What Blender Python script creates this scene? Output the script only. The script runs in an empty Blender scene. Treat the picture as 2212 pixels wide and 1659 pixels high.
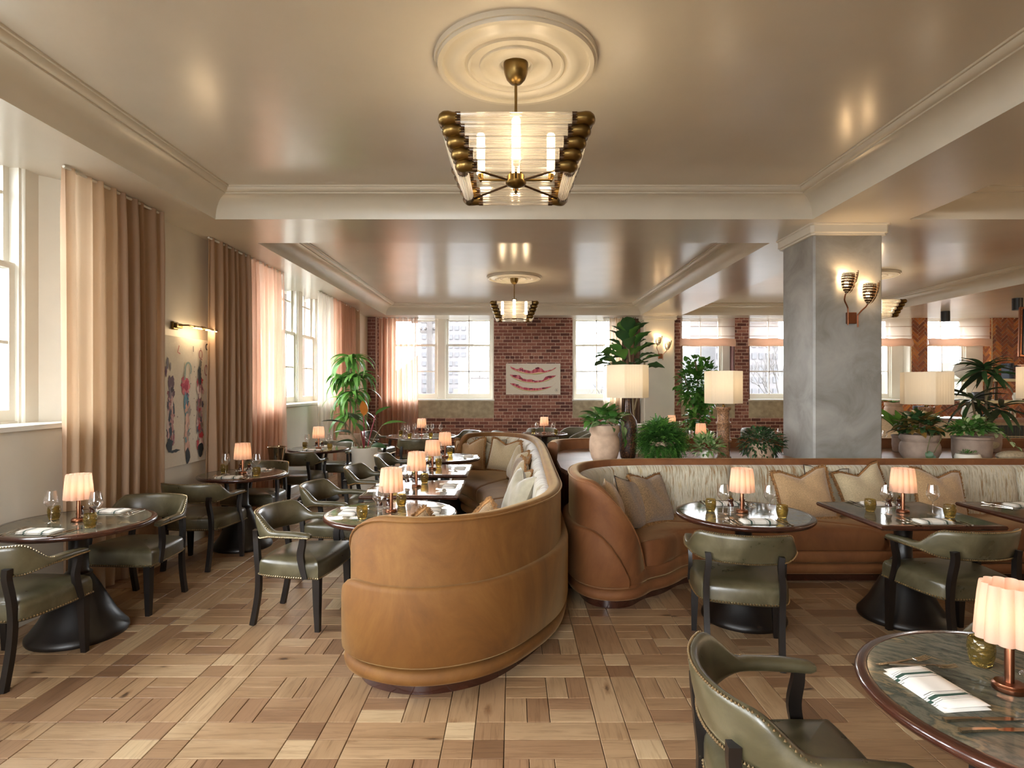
import bpy, math, random
from mathutils import Vector, Matrix
random.seed(7)
sc = bpy.context.scene
COL = sc.collection
R = math.radians
PI = math.pi
# ---------------------------------------------------------------- camera, world, exposure
F, CX, CY, H = 1270.0, 1107.0, 835.0, 1.65
cam = bpy.data.objects.new('camera', bpy.data.cameras.new('camera'))
COL.objects.link(cam)
cam.location = (0, 0, H)
cam.rotation_euler = (R(90), 0, 0)
cam.data.sensor_width = 36
cam.data.lens = F / 2212 * 36
cam.data.shift_x = -(CX - 1106) / 2212
cam.data.shift_y = (CY - 829.5) / 2212
cam.data.clip_end = 500
sc.camera = cam
sc.view_settings.view_transform = 'Standard'
sc.view_settings.look = 'None'
sc.view_settings.gamma = 1
sc.view_settings.use_curve_mapping = False
sc.view_settings.exposure = 0.95
sc.cycles.use_denoising = True
sc.cycles.max_bounces = 10
sc.cycles.diffuse_bounces = 6
sc.cycles.adaptive_threshold = .025
sc.cycles.glossy_bounces = 4
sc.cycles.transmission_bounces = 8
sc.cycles.transparent_max_bounces = 24
sc.cycles.caustics_reflective = False
sc.cycles.caustics_refractive = False
sc.cycles.sample_clamp_indirect = 6
SKY = 18.0
w = bpy.data.worlds.new('sky'); sc.world = w; w.use_nodes = True
bg = w.node_tree.nodes['Background']
bg.inputs[0].default_value = (0.93, 0.968, 1.0, 1)
bg.inputs[1].default_value = SKY

def portal(x, y, z, sx, sz, rot):
    l = bpy.data.lights.new('daylight_portal', 'AREA'); l.shape = 'RECTANGLE'
    l.size = sx; l.size_y = sz; l.cycles.is_portal = True
    o = bpy.data.objects.new('daylight_portal', l); COL.objects.link(o)
    o.location = (x, y, z); o.rotation_euler = rot
# left wall windows (light travels +X) and back wall windows (light travels -Y)
for y0, y1 in ((-2.4, 0.9), (1.6, 4.9), (7.5, 11.3)):
    portal(-3.98, (y0+y1)/2, 2.35, 2.1, y1-y0, (0, R(-90), 0))
for x0, x1 in ((-3.0, -.45), (1.45, 2.98), (4.06, 5.35), (5.69, 7.0), (8.3, 9.6), (9.98, 11.5)):
    portal((x0+x1)/2, 14.75, 2.35, x1-x0, 2.1, (R(-90), 0, 0))

for x0, x1 in ((-3.0, -.6),):  # portal of the added rear window, frontal fill daylight
    portal((x0+x1)/2, -3.6, 2.1, x1-x0, 2.4, (R(90), 0, 0))

def point(x, y, z, e, col=(1, .78, .56), r=.02, name='bulb_light'):
    l = bpy.data.lights.new(name, 'POINT'); l.energy = e; l.color = col; l.shadow_soft_size = r
    o = bpy.data.objects.new(name, l); COL.objects.link(o); o.location = (x, y, z)
    return o

# ---------------------------------------------------------------- materials
def lin(h):
    if isinstance(h, (tuple, list)): return (*h[:3], 1)
    h = h.lstrip('#'); c = [int(h[i:i+2], 16)/255 for i in (0, 2, 4)]
    return tuple((x/12.92 if x <= .04045 else ((x+.055)/1.055)**2.4) for x in c) + (1,)

class NT:
    def __init__(s, name):
        s.m = bpy.data.materials.new(name); s.m.use_nodes = True
        s.t = s.m.node_tree; s.t.nodes.clear()
        s.out = s.t.nodes.new('ShaderNodeOutputMaterial')
    def n(s, typ, ins=None, **kw):
        nd = s.t.nodes.new('ShaderNode'+typ)
        for k, v in kw.items(): setattr(nd, k, v)
        for k, v in (ins or {}).items():
            if isinstance(v, bpy.types.NodeSocket): s.t.links.new(v, nd.inputs[k])
            else:
                if isinstance(v, str): v = lin(v)
                if isinstance(v, tuple) and len(v) == 3 and nd.inputs[k].type == 'RGBA': v = (*v, 1)
                nd.inputs[k].default_value = v
        return nd
    def fin(s, sock):
        s.t.links.new(sock, s.out.inputs[0]); return s.m
    def ramp(s, fac, stops, interp='LINEAR'):
        nd = s.n('ValToRGB', {0: fac}); cr = nd.color_ramp; cr.interpolation = interp
        while len(cr.elements) < len(stops): cr.elements.new(.5)
        for e, (p, c) in zip(cr.elements, stops):
            e.position = p; e.color = lin(c)
        return nd.outputs[0]
    def coord(s, kind='Object', scale=(1, 1, 1), rnd=0.0, loc=None):
        tc = s.n('TexCoord').outputs[kind]
        v = tc
        if rnd:
            oi = s.n('ObjectInfo').outputs['Random']
            m = s.n('Math', {0: oi, 1: rnd}, operation='MULTIPLY').outputs[0]
            v = s.n('VectorMath', {0: v, 1: m}, operation='ADD').outputs[0]
        return s.n('Mapping', {0: v, 3: scale}).outputs[0]
    def noise(s, vec, scale=5, detail=4, dist=0, rough=.5):
        return s.n('TexNoise', {'Vector': vec, 'Scale': scale, 'Detail': detail, 'Distortion': dist, 'Roughness': rough}).outputs[0]
    def bump(s, h, strength=.3, dist=.01):
        return s.n('Bump', {'Height': h, 'Strength': strength, 'Distance': dist}).outputs[0]

def simple(name, col, rough=.5, metal=0, bumpy=0, scale=30, var=.12, coat=0, sheen=0, spec=.5, kind='Object'):
    t = NT(name); v = t.coord(kind)
    c = lin(col); nz = t.noise(v, scale)
    a = tuple(x*(1-var) for x in c[:3]); b = tuple(min(1, x*(1+var)) for x in c[:3])
    cc = t.ramp(nz, [(.3, a), (.7, b)])
    ins = {'Base Color': cc, 'Roughness': rough, 'Metallic': metal, 'Coat Weight': coat, 'Sheen Weight': sheen, 'Specular IOR Level': spec}
    if bumpy: ins['Normal'] = t.bump(nz, bumpy, .005)
    return t.fin(t.n('BsdfPrincipled', ins).outputs[0])

MT = {}
MT['ceiling'] = simple('ceiling_paint', '#d8d2c6', .22, scale=2, var=.03)
MT['trim'] = simple('cream_trim_paint', '#d3ccbc', .3, scale=3, var=.03)
MT['wall'] = simple('cream_wall_paint', '#d6cfbf', .6, scale=2, var=.05)
MT['frame'] = simple('window_white_paint', '#dcd8cc', .4, scale=4, var=.03)
MT['darkwood'] = simple('espresso_wood', '#140e0b', .38, scale=14, var=.3)
MT['rimwood'] = simple('walnut_rim', '#3a1d13', .22, scale=9, var=.25, coat=.5)
MT['brass'] = simple('aged_brass', '#7a6238', .34, metal=1, scale=9, var=.15)
MT['copper'] = simple('brushed_copper', '#8a5a42', .3, metal=1, scale=9, var=.1)
MT['bronze'] = simple('dark_bronze', '#4a3624', .4, metal=.9, scale=9, var=.15)
MT['silver'] = simple('polished_silver', '#cfc3b2', .12, metal=1, scale=3, var=.03)
MT['black'] = simple('black_metal', '#161616', .4, metal=.3, scale=9)
MT['nail'] = simple('antique_brass_nails', '#b8a684', .3, metal=1, scale=3)
MT['terracotta'] = simple('pale_terracotta', '#b59a82', .8, bumpy=.3, scale=14, var=.15)
MT['greypot'] = simple('taupe_terracotta', '#8f7b6c', .8, bumpy=.3, scale=14, var=.15)
MT['whitepot'] = simple('white_glazed_pot', '#d9d3c4', .35, scale=5, var=.05)
MT['cream'] = simple('cream_fabric', '#d9c6a6', .85, bumpy=.3, scale=90, sheen=.3)
MT['olivefab'] = simple('olive_velvet', '#635d48', .8, bumpy=.2, scale=60, sheen=.4)
MT['soil'] = simple('dark_soil', '#2a1f16', .95, bumpy=1, scale=60, var=.5)
MT['moss'] = simple('green_moss', '#3c6a1c', .9, bumpy=1, scale=70, var=.5)
MT['rust'] = simple('rust_leather', '#6e3721', .45, scale=6, var=.15)
MT['concrete'] = simple('raw_concrete', '#a89c82', .9, bumpy=.8, scale=9, var=.22)
MT['street'] = simple('asphalt', '#343332', .9, scale=2)
MT['stone'] = simple('stone_counter', '#8b6a55', .3, scale=20, var=.2)
MT['shelf'] = simple('pale_shelf', '#cfc8a4', .35, scale=3)
MT['ledge'] = simple('walnut_ledge', '#8b6a58', .5, spec=.25, scale=4, var=.2)
MT['blackboard'] = simple('screen_black', '#1b2126', .25, scale=3)
MT['wax'] = simple('cream_band', '#efe6d0', .6)
MT['ceramic_dark'] = simple('dark_ceramic', '#2c2b2a', .4)
MT['ceramic_green'] = simple('sage_ceramic', '#77786a', .6, scale=30)
MT['whitevase'] = simple('chalk_white_vase', '#d8d2c4', .8, bumpy=.3, scale=10)
MT['dish'] = simple('speckled_clay', '#a3947a', .8, bumpy=.2, scale=60, var=.25)

def plaster():
    t = NT('grey_plaster'); v = t.coord('Object', (1, 1, 1))
    n1 = t.noise(v, 2.2, 6, .6, .6); n2 = t.noise(v, 14, 5)
    c = t.ramp(n1, [(.3, '#77736b'), (.52, '#93908a'), (.75, '#a5a29a')])
    return t.fin(t.n('BsdfPrincipled', {'Base Color': c, 'Roughness': .45, 'Normal': t.bump(n2, .25, .006)}).outputs[0])
MT['plaster'] = plaster()

def leather():
    t = NT('olive_leather'); v = t.coord('Object', (1, 1, 1), 9)
    n1 = t.noise(v, 6, 5, .5, .6); n2 = t.noise(v, 160, 3)
    c = t.ramp(n1, [(.25, '#35301f'), (.5, '#4d4732'), (.75, '#686049')])
    r = t.n('MapRange', {0: n1, 1: .3, 2: .7, 3: .26, 4: .4}).outputs[0]
    return t.fin(t.n('BsdfPrincipled', {'Base Color': c, 'Roughness': r, 'Specular IOR Level': .6, 'Coat Weight': .15, 'Coat Roughness': .3, 'Normal': t.bump(n2, .12, .002)}).outputs[0])
MT['leather'] = leather()

def velvet(name, a, b, c3):
    t = NT(name); v = t.coord('Object', (1, 1, .7))
    n1 = t.noise(v, 2.6, 6, .8, .68); n2 = t.noise(v, 220, 2)
    c = t.ramp(n1, [(.25, a), (.5, b), (.78, c3)])
    return t.fin(t.n('BsdfPrincipled', {'Base Color': c, 'Roughness': .75, 'Sheen Weight': .38, 'Sheen Roughness': .3,
        'Sheen Tint': '#e8c890', 'Normal': t.bump(n2, .2, .002)}).outputs[0])
MT['velvet'] = velvet('amber_velvet', '#583611', '#714818', '#855d28')
MT['velvet2'] = velvet('copper_velvet', '#5c3519', '#724420', '#84562d')

def backfab():
    t = NT('striated_backrest_fabric')
    v = t.coord('UV', (55, 5, 1)); v2 = t.coord('UV', (3, 3, 1))
    n1 = t.noise(v, 1.0, 4, .3, .7); n2 = t.noise(v2, 1, 2)
    a = t.n('Math', {0: n1, 1: t.n('Math', {0: n2, 1: .35}, operation='MULTIPLY').outputs[0]}, operation='ADD').outputs[0]
    c = t.ramp(a, [(.52, '#8d6b42'), (.62, '#a59d86'), (.72, '#c6bfab'), (.85, '#a99467')])
    return t.fin(t.n('BsdfPrincipled', {'Base Color': c, 'Roughness': .7, 'Sheen Weight': .4, 'Normal': t.bump(n1, .4, .004)}).outputs[0])
MT['backfab'] = backfab()

def marble():
    t = NT('green_marble'); v = t.coord('Object', (1, 2.6, 1), 7)
    n0 = t.noise(v, 1.6, 8, 2.0, .6)
    n1 = t.noise(v, 6, 8, 1.2, .7)
    m = t.n('Math', {0: n0, 1: t.n('Math', {0: n1, 1: .45}, operation='MULTIPLY').outputs[0]}, operation='ADD').outputs[0]
    c = t.ramp(m, [(.48, '#2c2e29'), (.58, '#4a4e46'), (.66, '#6c6a5c'), (.73, '#444a43'), (.8, '#85765c'), (.87, '#545649'), (.96, '#8c8472')])
    return t.fin(t.n('BsdfPrincipled', {'Base Color': c, 'Roughness': .09, 'Specular IOR Level': .3}).outputs[0])
MT['marble'] = marble()

def mixcol(t, a, b, fac, mode='MIX'):
    nd = t.n('Mix', data_type='RGBA', blend_type=mode)
    ins = [i for i in nd.inputs if i.type == 'RGBA']; fi = [i for i in nd.inputs if i.type == 'VALUE'][0]
    for s, v in ((fi, fac), (ins[0], a), (ins[1], b)):
        if isinstance(v, bpy.types.NodeSocket): t.t.links.new(v, s)
        else: s.default_value = (lin(v) if isinstance(v, (str, tuple)) else v)
    return [o for o in nd.outputs if o.type == 'RGBA'][0]

def oak2():
    t = NT('oak_planks')
    r = t.n('Attribute', attribute_name='rnd').outputs['Fac']
    tc = t.n('TexCoord').outputs['UV']
    n1 = t.noise(t.n('Mapping', {0: tc, 3: (3.0, 46, 1)}).outputs[0], 1, 6, .9, .65)
    n4 = t.noise(t.n('Mapping', {0: tc, 3: (1.6, 5, 1)}).outputs[0], 1, 3, .5)
    kn = t.n('TexVoronoi', {'Vector': t.n('Mapping', {0: tc, 3: (2.3, 6.0, 1)}).outputs[0], 'Scale': 1.0}).outputs['Distance']
    n3 = t.noise(t.n('Mapping', {0: tc, 3: (10, 26, 1)}).outputs[0], 1, 4, 1)
    base = t.ramp(r, [(0, '#7d5f45'), (.12, '#98775a'), (.5, '#a98a68'), (.85, '#b69a78'), (1, '#c8b08c')])
    dk = t.ramp(n1, [(.3, (.5, .43, .37)), (.52, (1, 1, 1)), (.8, (.84, .78, .72))])
    c = mixcol(t, base, dk, .75, 'MULTIPLY')
    c = mixcol(t, c, t.ramp(n4, [(.3, (.7, .64, .58)), (.6, (1.0, 1.0, 1.0))]), .7, 'MULTIPLY')
    mk = t.n('Math', {0: kn, 1: t.n('Math', {0: n3, 1: .3}, operation='MULTIPLY').outputs[0]}, operation='ADD').outputs[0]
    c = mixcol(t, c, t.ramp(mk, [(.17, (.1, .07, .05)), (.22, (.7, .62, .55)), (.3, (1, 1, 1))]), .9, 'MULTIPLY')
    return t.fin(t.n('BsdfPrincipled', {'Base Color': c, 'Roughness': .4, 'Normal': t.bump(n1, .15, .003)}).outputs[0])
MT['oak'] = oak2()

def rndmat(name, stops, rough=.8, bumps=.4, scale=40, coat=0, var=.35):
    t = NT(name)
    r = t.n('Attribute', attribute_name='rnd').outputs['Fac']
    v = t.coord('Object'); n1 = t.noise(v, scale, 4); n2 = t.noise(v, 1.6, 3)
    c = mixcol(t, t.ramp(r, stops), t.ramp(n1, [(.3, (.62, .58, .56)), (.65, (1.15, 1.12, 1.1))]), var*2, 'MULTIPLY')
    c = mixcol(t, c, t.ramp(n2, [(.35, (.62, .58, .58)), (.55, (1, 1, 1))]), var, 'MULTIPLY')
    return t.fin(t.n('BsdfPrincipled', {'Base Color': c, 'Roughness': rough, 'Coat Weight': coat, 'Coat Roughness': .08, 'Normal': t.bump(n1, bumps, .004)}).outputs[0])
MT['brick'] = rndmat('red_brick', [(0, '#5c3630'), (.2, '#7a4a3f'), (.5, '#8a584a'), (.85, '#976555'), (1, '#a87866')])
MT['mortar'] = simple('pale_mortar', '#c4ab98', .95, bumpy=.5, scale=30, var=.2)
MT['tile'] = rndmat('amber_glazed_tile', [(0, '#6b2f12'), (.4, '#8b431a'), (.75, '#a35a22'), (1, '#b87330')], rough=.18, bumps=.1, scale=12, coat=.6, var=.2)
MT['grout'] = simple('cream_grout', '#cdb58f', .8)
MT['greentile'] = rndmat('bottle_green_tile', [(0, '#0d1410'), (1, '#1c2a20')], rough=.2, bumps=.05, coat=.4, var=.1)

def glass(name, tint, fac=.08, rough=.02):
    t = NT(name)
    lw = t.n('LayerWeight', {'Blend': .35}).outputs['Facing']
    m = t.n('MapRange', {0: lw, 1: 0, 2: 1, 3: fac, 4: .75}).outputs[0]
    tr = t.n('BsdfTransparent', {0: tint}).outputs[0]
    gl = t.n('BsdfGlossy', {0: '#ffffff', 'Roughness': rough}).outputs[0]
    return t.fin(t.n('MixShader', {0: m, 1: tr, 2: gl}).outputs[0])
MT['pane'] = glass('window_glass', (.97, .98, .98), .03)
MT['wineglass'] = glass('clear_glass', (.96, .96, .96), .1)
def amber():
    t = NT('amber_glass'); v = t.coord('Object', (1, 1, 1.2))
    vo = t.n('TexVoronoi', {'Vector': v, 'Scale': 75.0}).outputs['Distance']
    return t.fin(t.n('BsdfPrincipled', {'Base Color': (.58, .43, .13, 1), 'Roughness': .04, 'Transmission Weight': .92, 'IOR': 1.4, 'Normal': t.bump(vo, .6, .004)}).outputs[0])
MT['amber'] = amber()
def flute():
    t = NT('fluted_glass')
    lw = t.n('LayerWeight', {'Blend': .4}).outputs['Facing']
    m = t.n('MapRange', {0: lw, 1: 0, 2: 1, 3: .42, 4: .9}).outputs[0]
    tr = t.n('BsdfTransparent', {0: (.95, .94, .92, 1)}).outputs[0]
    gl = t.n('BsdfGlossy', {0: '#ffffff', 'Roughness': .12}).outputs[0]
    tl = t.n('BsdfTranslucent', {0: (.95, .93, .9, 1)}).outputs[0]
    a = t.n('MixShader', {0: .5, 1: gl, 2: tl}).outputs[0]
    return t.fin(t.n('MixShader', {0: m, 1: tr, 2: a}).outputs[0])
MT['flute'] = flute()
def emis(name, col, s):
    t = NT(name)
    return t.fin(t.n('Emission', {0: col, 1: s}).outputs[0])
MT['lamptube'] = emis('glowing_tube', (1, .74, .42, 1), 14)
MT['bulb'] = emis('glowing_bulb', (1, .66, .34, 1), 12)
MT['downglow'] = emis('downlight_glow', (1, .75, .5, 1), 6)

def cloth(name, col, transl=.5, transp=0.0, scale=1, stripes=0):
    t = NT(name); v = t.coord('Object', (1, 1, 1))
    n1 = t.noise(t.coord('UV', (400, 400, 1)), 1, 2)
    c = lin(col)
    cc = t.ramp(n1, [(.3, tuple(x*.85 for x in c[:3])), (.7, c[:3])])
    d = t.n('BsdfDiffuse', {0: cc}).outputs[0]
    tl = t.n('BsdfTranslucent', {0: cc}).outputs[0]
    a = t.n('MixShader', {0: transl, 1: d, 2: tl}).outputs[0]
    if transp:
        lw = t.n('LayerWeight', {'Blend': .5}).outputs['Facing']
        f = t.n('MapRange', {0: lw, 1: 0, 2: .8, 3: transp, 4: .02}).outputs[0]
        a = t.n('MixShader', {0: f, 1: a, 2: t.n('BsdfTransparent').outputs[0]}).outputs[0]
    return t.fin(a)
MT['linen'] = cloth('tan_linen', '#c4a78c', .45)
MT['linen_light'] = cloth('light_linen', '#dcc2a4', .5, .12)
MT['sheer'] = cloth('pink_sheer', '#e9c0a6', .55, .22)
MT['sheer_thin'] = cloth('thin_pink_sheer', '#ecccb8', .5, .45)
MT['white_sheer'] = cloth('white_sheer', '#e6dccd', .5, .5)
MT['browncurtain'] = cloth('brown_velvet_curtain', '#6e5646', .1)
MT['roman'] = cloth('roman_sheer', '#e6d2c2', .5, .55)
MT['romanband'] = cloth('roman_band', '#d9b9a2', .5, .05)
MT['shade'] = cloth('pleated_lampshade', '#e6c4b0', .5)
MT['bigshade'] = cloth('cream_lampshade', '#e6dcc8', .45)
MT['cush_tan'] = simple('tan_mohair', '#a5855e', .9, bumpy=.8, scale=130, var=.25, sheen=.5)
MT['cush_beige'] = simple('beige_mohair', '#b8a684', .9, bumpy=.6, scale=130, var=.2, sheen=.5)
MT['cush_grey'] = simple('silver_velvet', '#a39a82', .6, bumpy=.1, scale=20, var=.1, sheen=.8)
MT['cush_brown'] = simple('brown_boucle', '#83694a', .9, bumpy=.9, scale=110, var=.4, sheen=.3)
MT['fringe'] = simple('brown_fringe', '#8a6238', .9, scale=60, var=.4)
MT['piping'] = simple('dark_piping', '#33261b', .7)

def leafmat(name, a, b, rough=.4):
    t = NT(name)
    oi = t.n('ObjectInfo').outputs['Random']
    v = t.coord('Object', (1, 1, 1), 5); n1 = t.noise(v, 9, 3)
    f = t.n('Math', {0: t.n('Math', {0: oi, 1: .6}, operation='MULTIPLY').outputs[0], 1: t.n('Math', {0: n1, 1: .4}, operation='MULTIPLY').outputs[0]}, operation='ADD').outputs[0]
    c = t.ramp(f, [(.1, a), (.85, b)])
    p = t.n('BsdfPrincipled', {'Base Color': c, 'Roughness': rough}).outputs[0]
    tl = t.n('BsdfTranslucent', {0: c}).outputs[0]
    return t.fin(t.n('MixShader', {0: .22, 1: p, 2: tl}).outputs[0])
MT['leaf'] = leafmat('green_leaf', '#33661f', '#74a548')
MT['leaf_dark'] = leafmat('dark_leaf', '#213a1c', '#47683c')
MT['leaf_mid'] = leafmat('mid_leaf', '#305a26', '#62913f')
MT['leaf_pale'] = leafmat('variegated_leaf', '#4c7a35', '#bfcb96')
MT['leaf_red'] = leafmat('bronze_green_leaf', '#2e3f18', '#8a6a34')
MT['leaf_orange'] = leafmat('orange_leaf', '#a35f22', '#c07a35')
MT['leaf_plum'] = leafmat('plum_leaf', '#1e2418', '#3c4a30', .3)
MT['stem'] = simple('plant_stem', '#5c5a34', .7, scale=20)
MT['cane'] = simple('brown_cane', '#7c6a4c', .8, scale=20, bumpy=.4)
MT['crimson'] = simple('crimson_stem', '#8a2a38', .5)

def napkin():
    t = NT('striped_napkin')
    x = t.n('SeparateXYZ', {0: t.n('TexCoord').outputs['Object']}).outputs[0]
    ax = t.n('Math', {0: x}, operation='ABSOLUTE').outputs[0]
    c = t.ramp(t.n('Math', {0: ax, 1: 8.0}, operation='MULTIPLY').outputs[0],
        [(0, '#e8e4dc'), (.30, '#e8e4dc'), (.305, '#4a4f4a'), (.325, '#e8e4dc'), (.37, '#4a4f4a'), (.38, '#e8e4dc'), (.42, '#2f4a3e'), (.52, '#e8e4dc'), (.56, '#4a4f4a'), (.575, '#e8e4dc'), (.62, '#4a4f4a'), (.63, '#e8e4dc')], 'CONSTANT')
    return t.fin(t.n('BsdfPrincipled', {'Base Color': c, 'Roughness': .85}).outputs[0])
MT['napkin'] = napkin()

def colattr(name, rough=.7):
    t = NT(name)
    c = t.n('Attribute', attribute_name='col').outputs['Color']
    return t.fin(t.n('BsdfPrincipled', {'Base Color': c, 'Roughness': rough}).outputs[0])
MT['paint'] = colattr('paint_strokes')
MT['canvas'] = simple('primed_canvas', '#d8d0c0', .8, scale=60, var=.04, bumpy=.2)

def brownglaze(name, a, b, c3, sc_=60):
    t = NT(name); v = t.coord('Object')
    n1 = t.noise(v, sc_, 3, 0, .8); z = t.n('SeparateXYZ', {0: t.n('TexCoord').outputs['Object']}).outputs[2]
    c = t.ramp(n1, [(.38, a), (.5, b), (.66, c3)])
    return t.fin(t.n('BsdfPrincipled', {'Base Color': c, 'Roughness': .35, 'Normal': t.bump(n1, .8, .006)}).outputs[0])
MT['glaze'] = brownglaze('brown_speckled_glaze', '#21140f', '#3a2418', '#7a5230')
MT['carved'] = brownglaze('carved_clay', '#2b1a12', '#8a6242', '#b08560', 90)

def perf():
    t = NT('perforated_bronze')
    uv = t.n('TexCoord').outputs['UV']
    fr = t.n('VectorMath', {0: t.n('Mapping', {0: uv, 3: (22, 9, 1)}).outputs[0]}, operation='FRACTION').outputs[0]
    d = t.n('VectorMath', {0: fr, 1: (.5, .5, 0)}, operation='DISTANCE').outputs['Value']
    f = t.n('Math', {0: d, 1: .24}, operation='LESS_THAN').outputs[0]
    p = t.n('BsdfPrincipled', {'Base Color': lin('#4a3624'), 'Roughness': .35, 'Metallic': .9}).outputs[0]
    return t.fin(t.n('MixShader', {0: f, 1: p, 2: t.n('BsdfTransparent').outputs[0]}).outputs[0])
MT['perf'] = perf()
def farwall(name, a, b, sx, sz):
    t = NT(name); v = t.coord('Object', (sx, sx, sz))
    br = t.n('TexBrick', {'Vector': t.coord('UV', (sx, sz, 1)), 'Color1': a, 'Color2': a, 'Mortar': b, 'Scale': 1.0, 'Mortar Size': .12}).outputs[0]
    return t.fin(t.n('BsdfDiffuse', {0: br}).outputs[0])
MT['farbrick'] = farwall('pale_brick_outside', '#33241f', '#453a36', 2, 6)
MT['tower'] = simple('hazy_tower', '#3e3b3c', .9, scale=1)
MT['towerwin'] = simple('hazy_windows', '#353436', .9, scale=1)
MT['hazehill'] = simple('hazy_hill', '#3e3e40', .9, scale=.1)
MT['palewall'] = simple('pale_yellow_wall', '#423e36', .9, scale=.5)
MT['pole'] = simple('utility_pole_wood', '#302b29', .9, scale=3)
MT['twig'] = simple('bare_twigs', '#322e2b', .9, scale=3)

# ---------------------------------------------------------------- mesh helpers
class G:
    def __init__(s): s.v = []; s.f = []; s.uv = []; s.a = []; s.hasuv = False
    def add(s, vs, fs, uvs=None, a=0.0):
        o = len(s.v); s.v += [tuple(p) for p in vs]
        for i, f in enumerate(fs):
            s.f.append(tuple(o+k for k in f)); s.a.append(a)
            if uvs: s.uv.append([uvs[k] for k in f]); s.hasuv = True
            else: s.uv.append([(0, 0)]*len(f))
        return s
    def xf(s, M):
        s.v = [tuple(M @ Vector(p)) for p in s.v]; return s
    def join(s, g, M=None):
        o = len(s.v); s.v += [tuple(M @ Vector(p)) for p in g.v] if M else g.v
        s.f += [tuple(o+k for k in f) for f in g.f]; s.uv += g.uv; s.a += g.a; s.hasuv |= g.hasuv
        return s
    def mesh(s, name, mat, smooth=38, attr=None):
        me = bpy.data.meshes.new(name); me.from_pydata(s.v, [], s.f)
        if s.hasuv:
            u = me.uv_layers.new(name='UVMap'); flat = [c for f in s.uv for p in f for c in p]
            u.data.foreach_set('uv', flat)
        if attr == 'rnd':
            at = me.attributes.new('rnd', 'FLOAT', 'FACE'); at.data.foreach_set('value', s.a)
        if attr == 'col':
            at = me.attributes.new('col', 'FLOAT_COLOR', 'CORNER')
            flat = []
            for f, c in zip(s.f, s.a): flat += list(lin(c))*len(f)
            at.data.foreach_set('color', flat)
        if smooth:
            me.polygons.foreach_set('use_smooth', [True]*len(s.f))
            if smooth < 180: me.set_sharp_from_angle(angle=R(smooth))
        me.materials.append(MT[mat]); me.update()
        return me

def box(g, x0, x1, y0, y1, z0, z1, a=0.0, uv=None):
    vs = [(x0,y0,z0),(x1,y0,z0),(x1,y1,z0),(x0,y1,z0),(x0,y0,z1),(x1,y0,z1),(x1,y1,z1),(x0,y1,z1)]
    fs = [(0,3,2,1),(4,5,6,7),(0,1,5,4),(1,2,6,5),(2,3,7,6),(3,0,4,7)]
    return g.add(vs, fs, uv, a)
def cbox(g, x0, x1, y0, y1, z0, z1, b=.005, a=0.0):
    vs = []
    for zz, iz in ((z0, 1), (z1, -1)):
        for k, (i, dz) in enumerate(((b, 0), (0, b))):
            i2 = b if k == 0 else 0; z = zz + iz*dz
            for (x, y, sx, sy) in ((x0, y0, 1, 1), (x1, y0, -1, 1), (x1, y1, -1, -1), (x0, y1, 1, -1)):
                e = b if k == 0 else 0
                if k == 0: vs.append((x+sx*b, y+sy*b, z)); 
                else: vs += [(x+sx*b, y, z), (x, y+sy*b, z)]
    # ring layout: bottom face 0-3, bottom ring 4-11, top face 12-15, top ring 16-23
    fs = [(0, 3, 2, 1), (12, 13, 14, 15)]
    def idx(c, which): return 4 + c*2 + which
    order = [(0, 1), (0, 0), (1, 0), (1, 1), (2, 1), (2, 0), (3, 0), (3, 1)]
    br = [idx(c, w_) for c, w_ in order]; tr = [i+12 for i in br]
    for k in range(8):
        j = (k+1) % 8; fs.append((br[k], br[j], tr[j], tr[k]))
    for c in range(4):
        n = (c+1) % 4
        a0 = idx(c, 0 if c % 2 == 0 else 1); a1 = idx(n, 0 if c % 2 == 0 else 1)
        fs.append((c, n, a1, a0)); fs.append((c+12, a0+12, a1+12, n+12))
        fs.append((c, idx(c, 0), idx(c, 1))); fs.append((c+12, idx(c, 1)+12, idx(c, 0)+12))
    return g.add(vs, fs, None, a)

def lathe(g, prof, n=28, lob=0, amp=0, cx=0, cy=0, z0=0, a=0.0, uv=True, ang=2*PI, start=0):
    closed = abs(ang-2*PI) < 1e-6
    m = n if closed else n+1
    vs = []; uvs = []
    L = max(1, len(prof)-1)
    for i, (r, z) in enumerate(prof):
        for k in range(m):
            t = start+ang*k/n
            rr = r*(1+amp*abs(math.sin(lob*t/2))) if lob else r
            vs.append((cx+rr*math.cos(t), cy+rr*math.sin(t), z0+z)); uvs.append((k/n, i/L))
    fs = []
    for i in range(len(prof)-1):
        for k in range(n):
            j = (k+1) % m
            fs.append((i*m+k, i*m+j, (i+1)*m+j, (i+1)*m+k))
    return g.add(vs, fs, uvs if uv else None, a)

def disc(g, r, z, n=28, cx=0, cy=0, up=True):
    vs = [(cx, cy, z)]+[(cx+r*math.cos(2*PI*k/n), cy+r*math.sin(2*PI*k/n), z) for k in range(n)]
    fs = [(0, 1+k, 1+(k+1) % n) if up else (0, 1+(k+1) % n, 1+k) for k in range(n)]
    return g.add(vs, fs)

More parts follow.
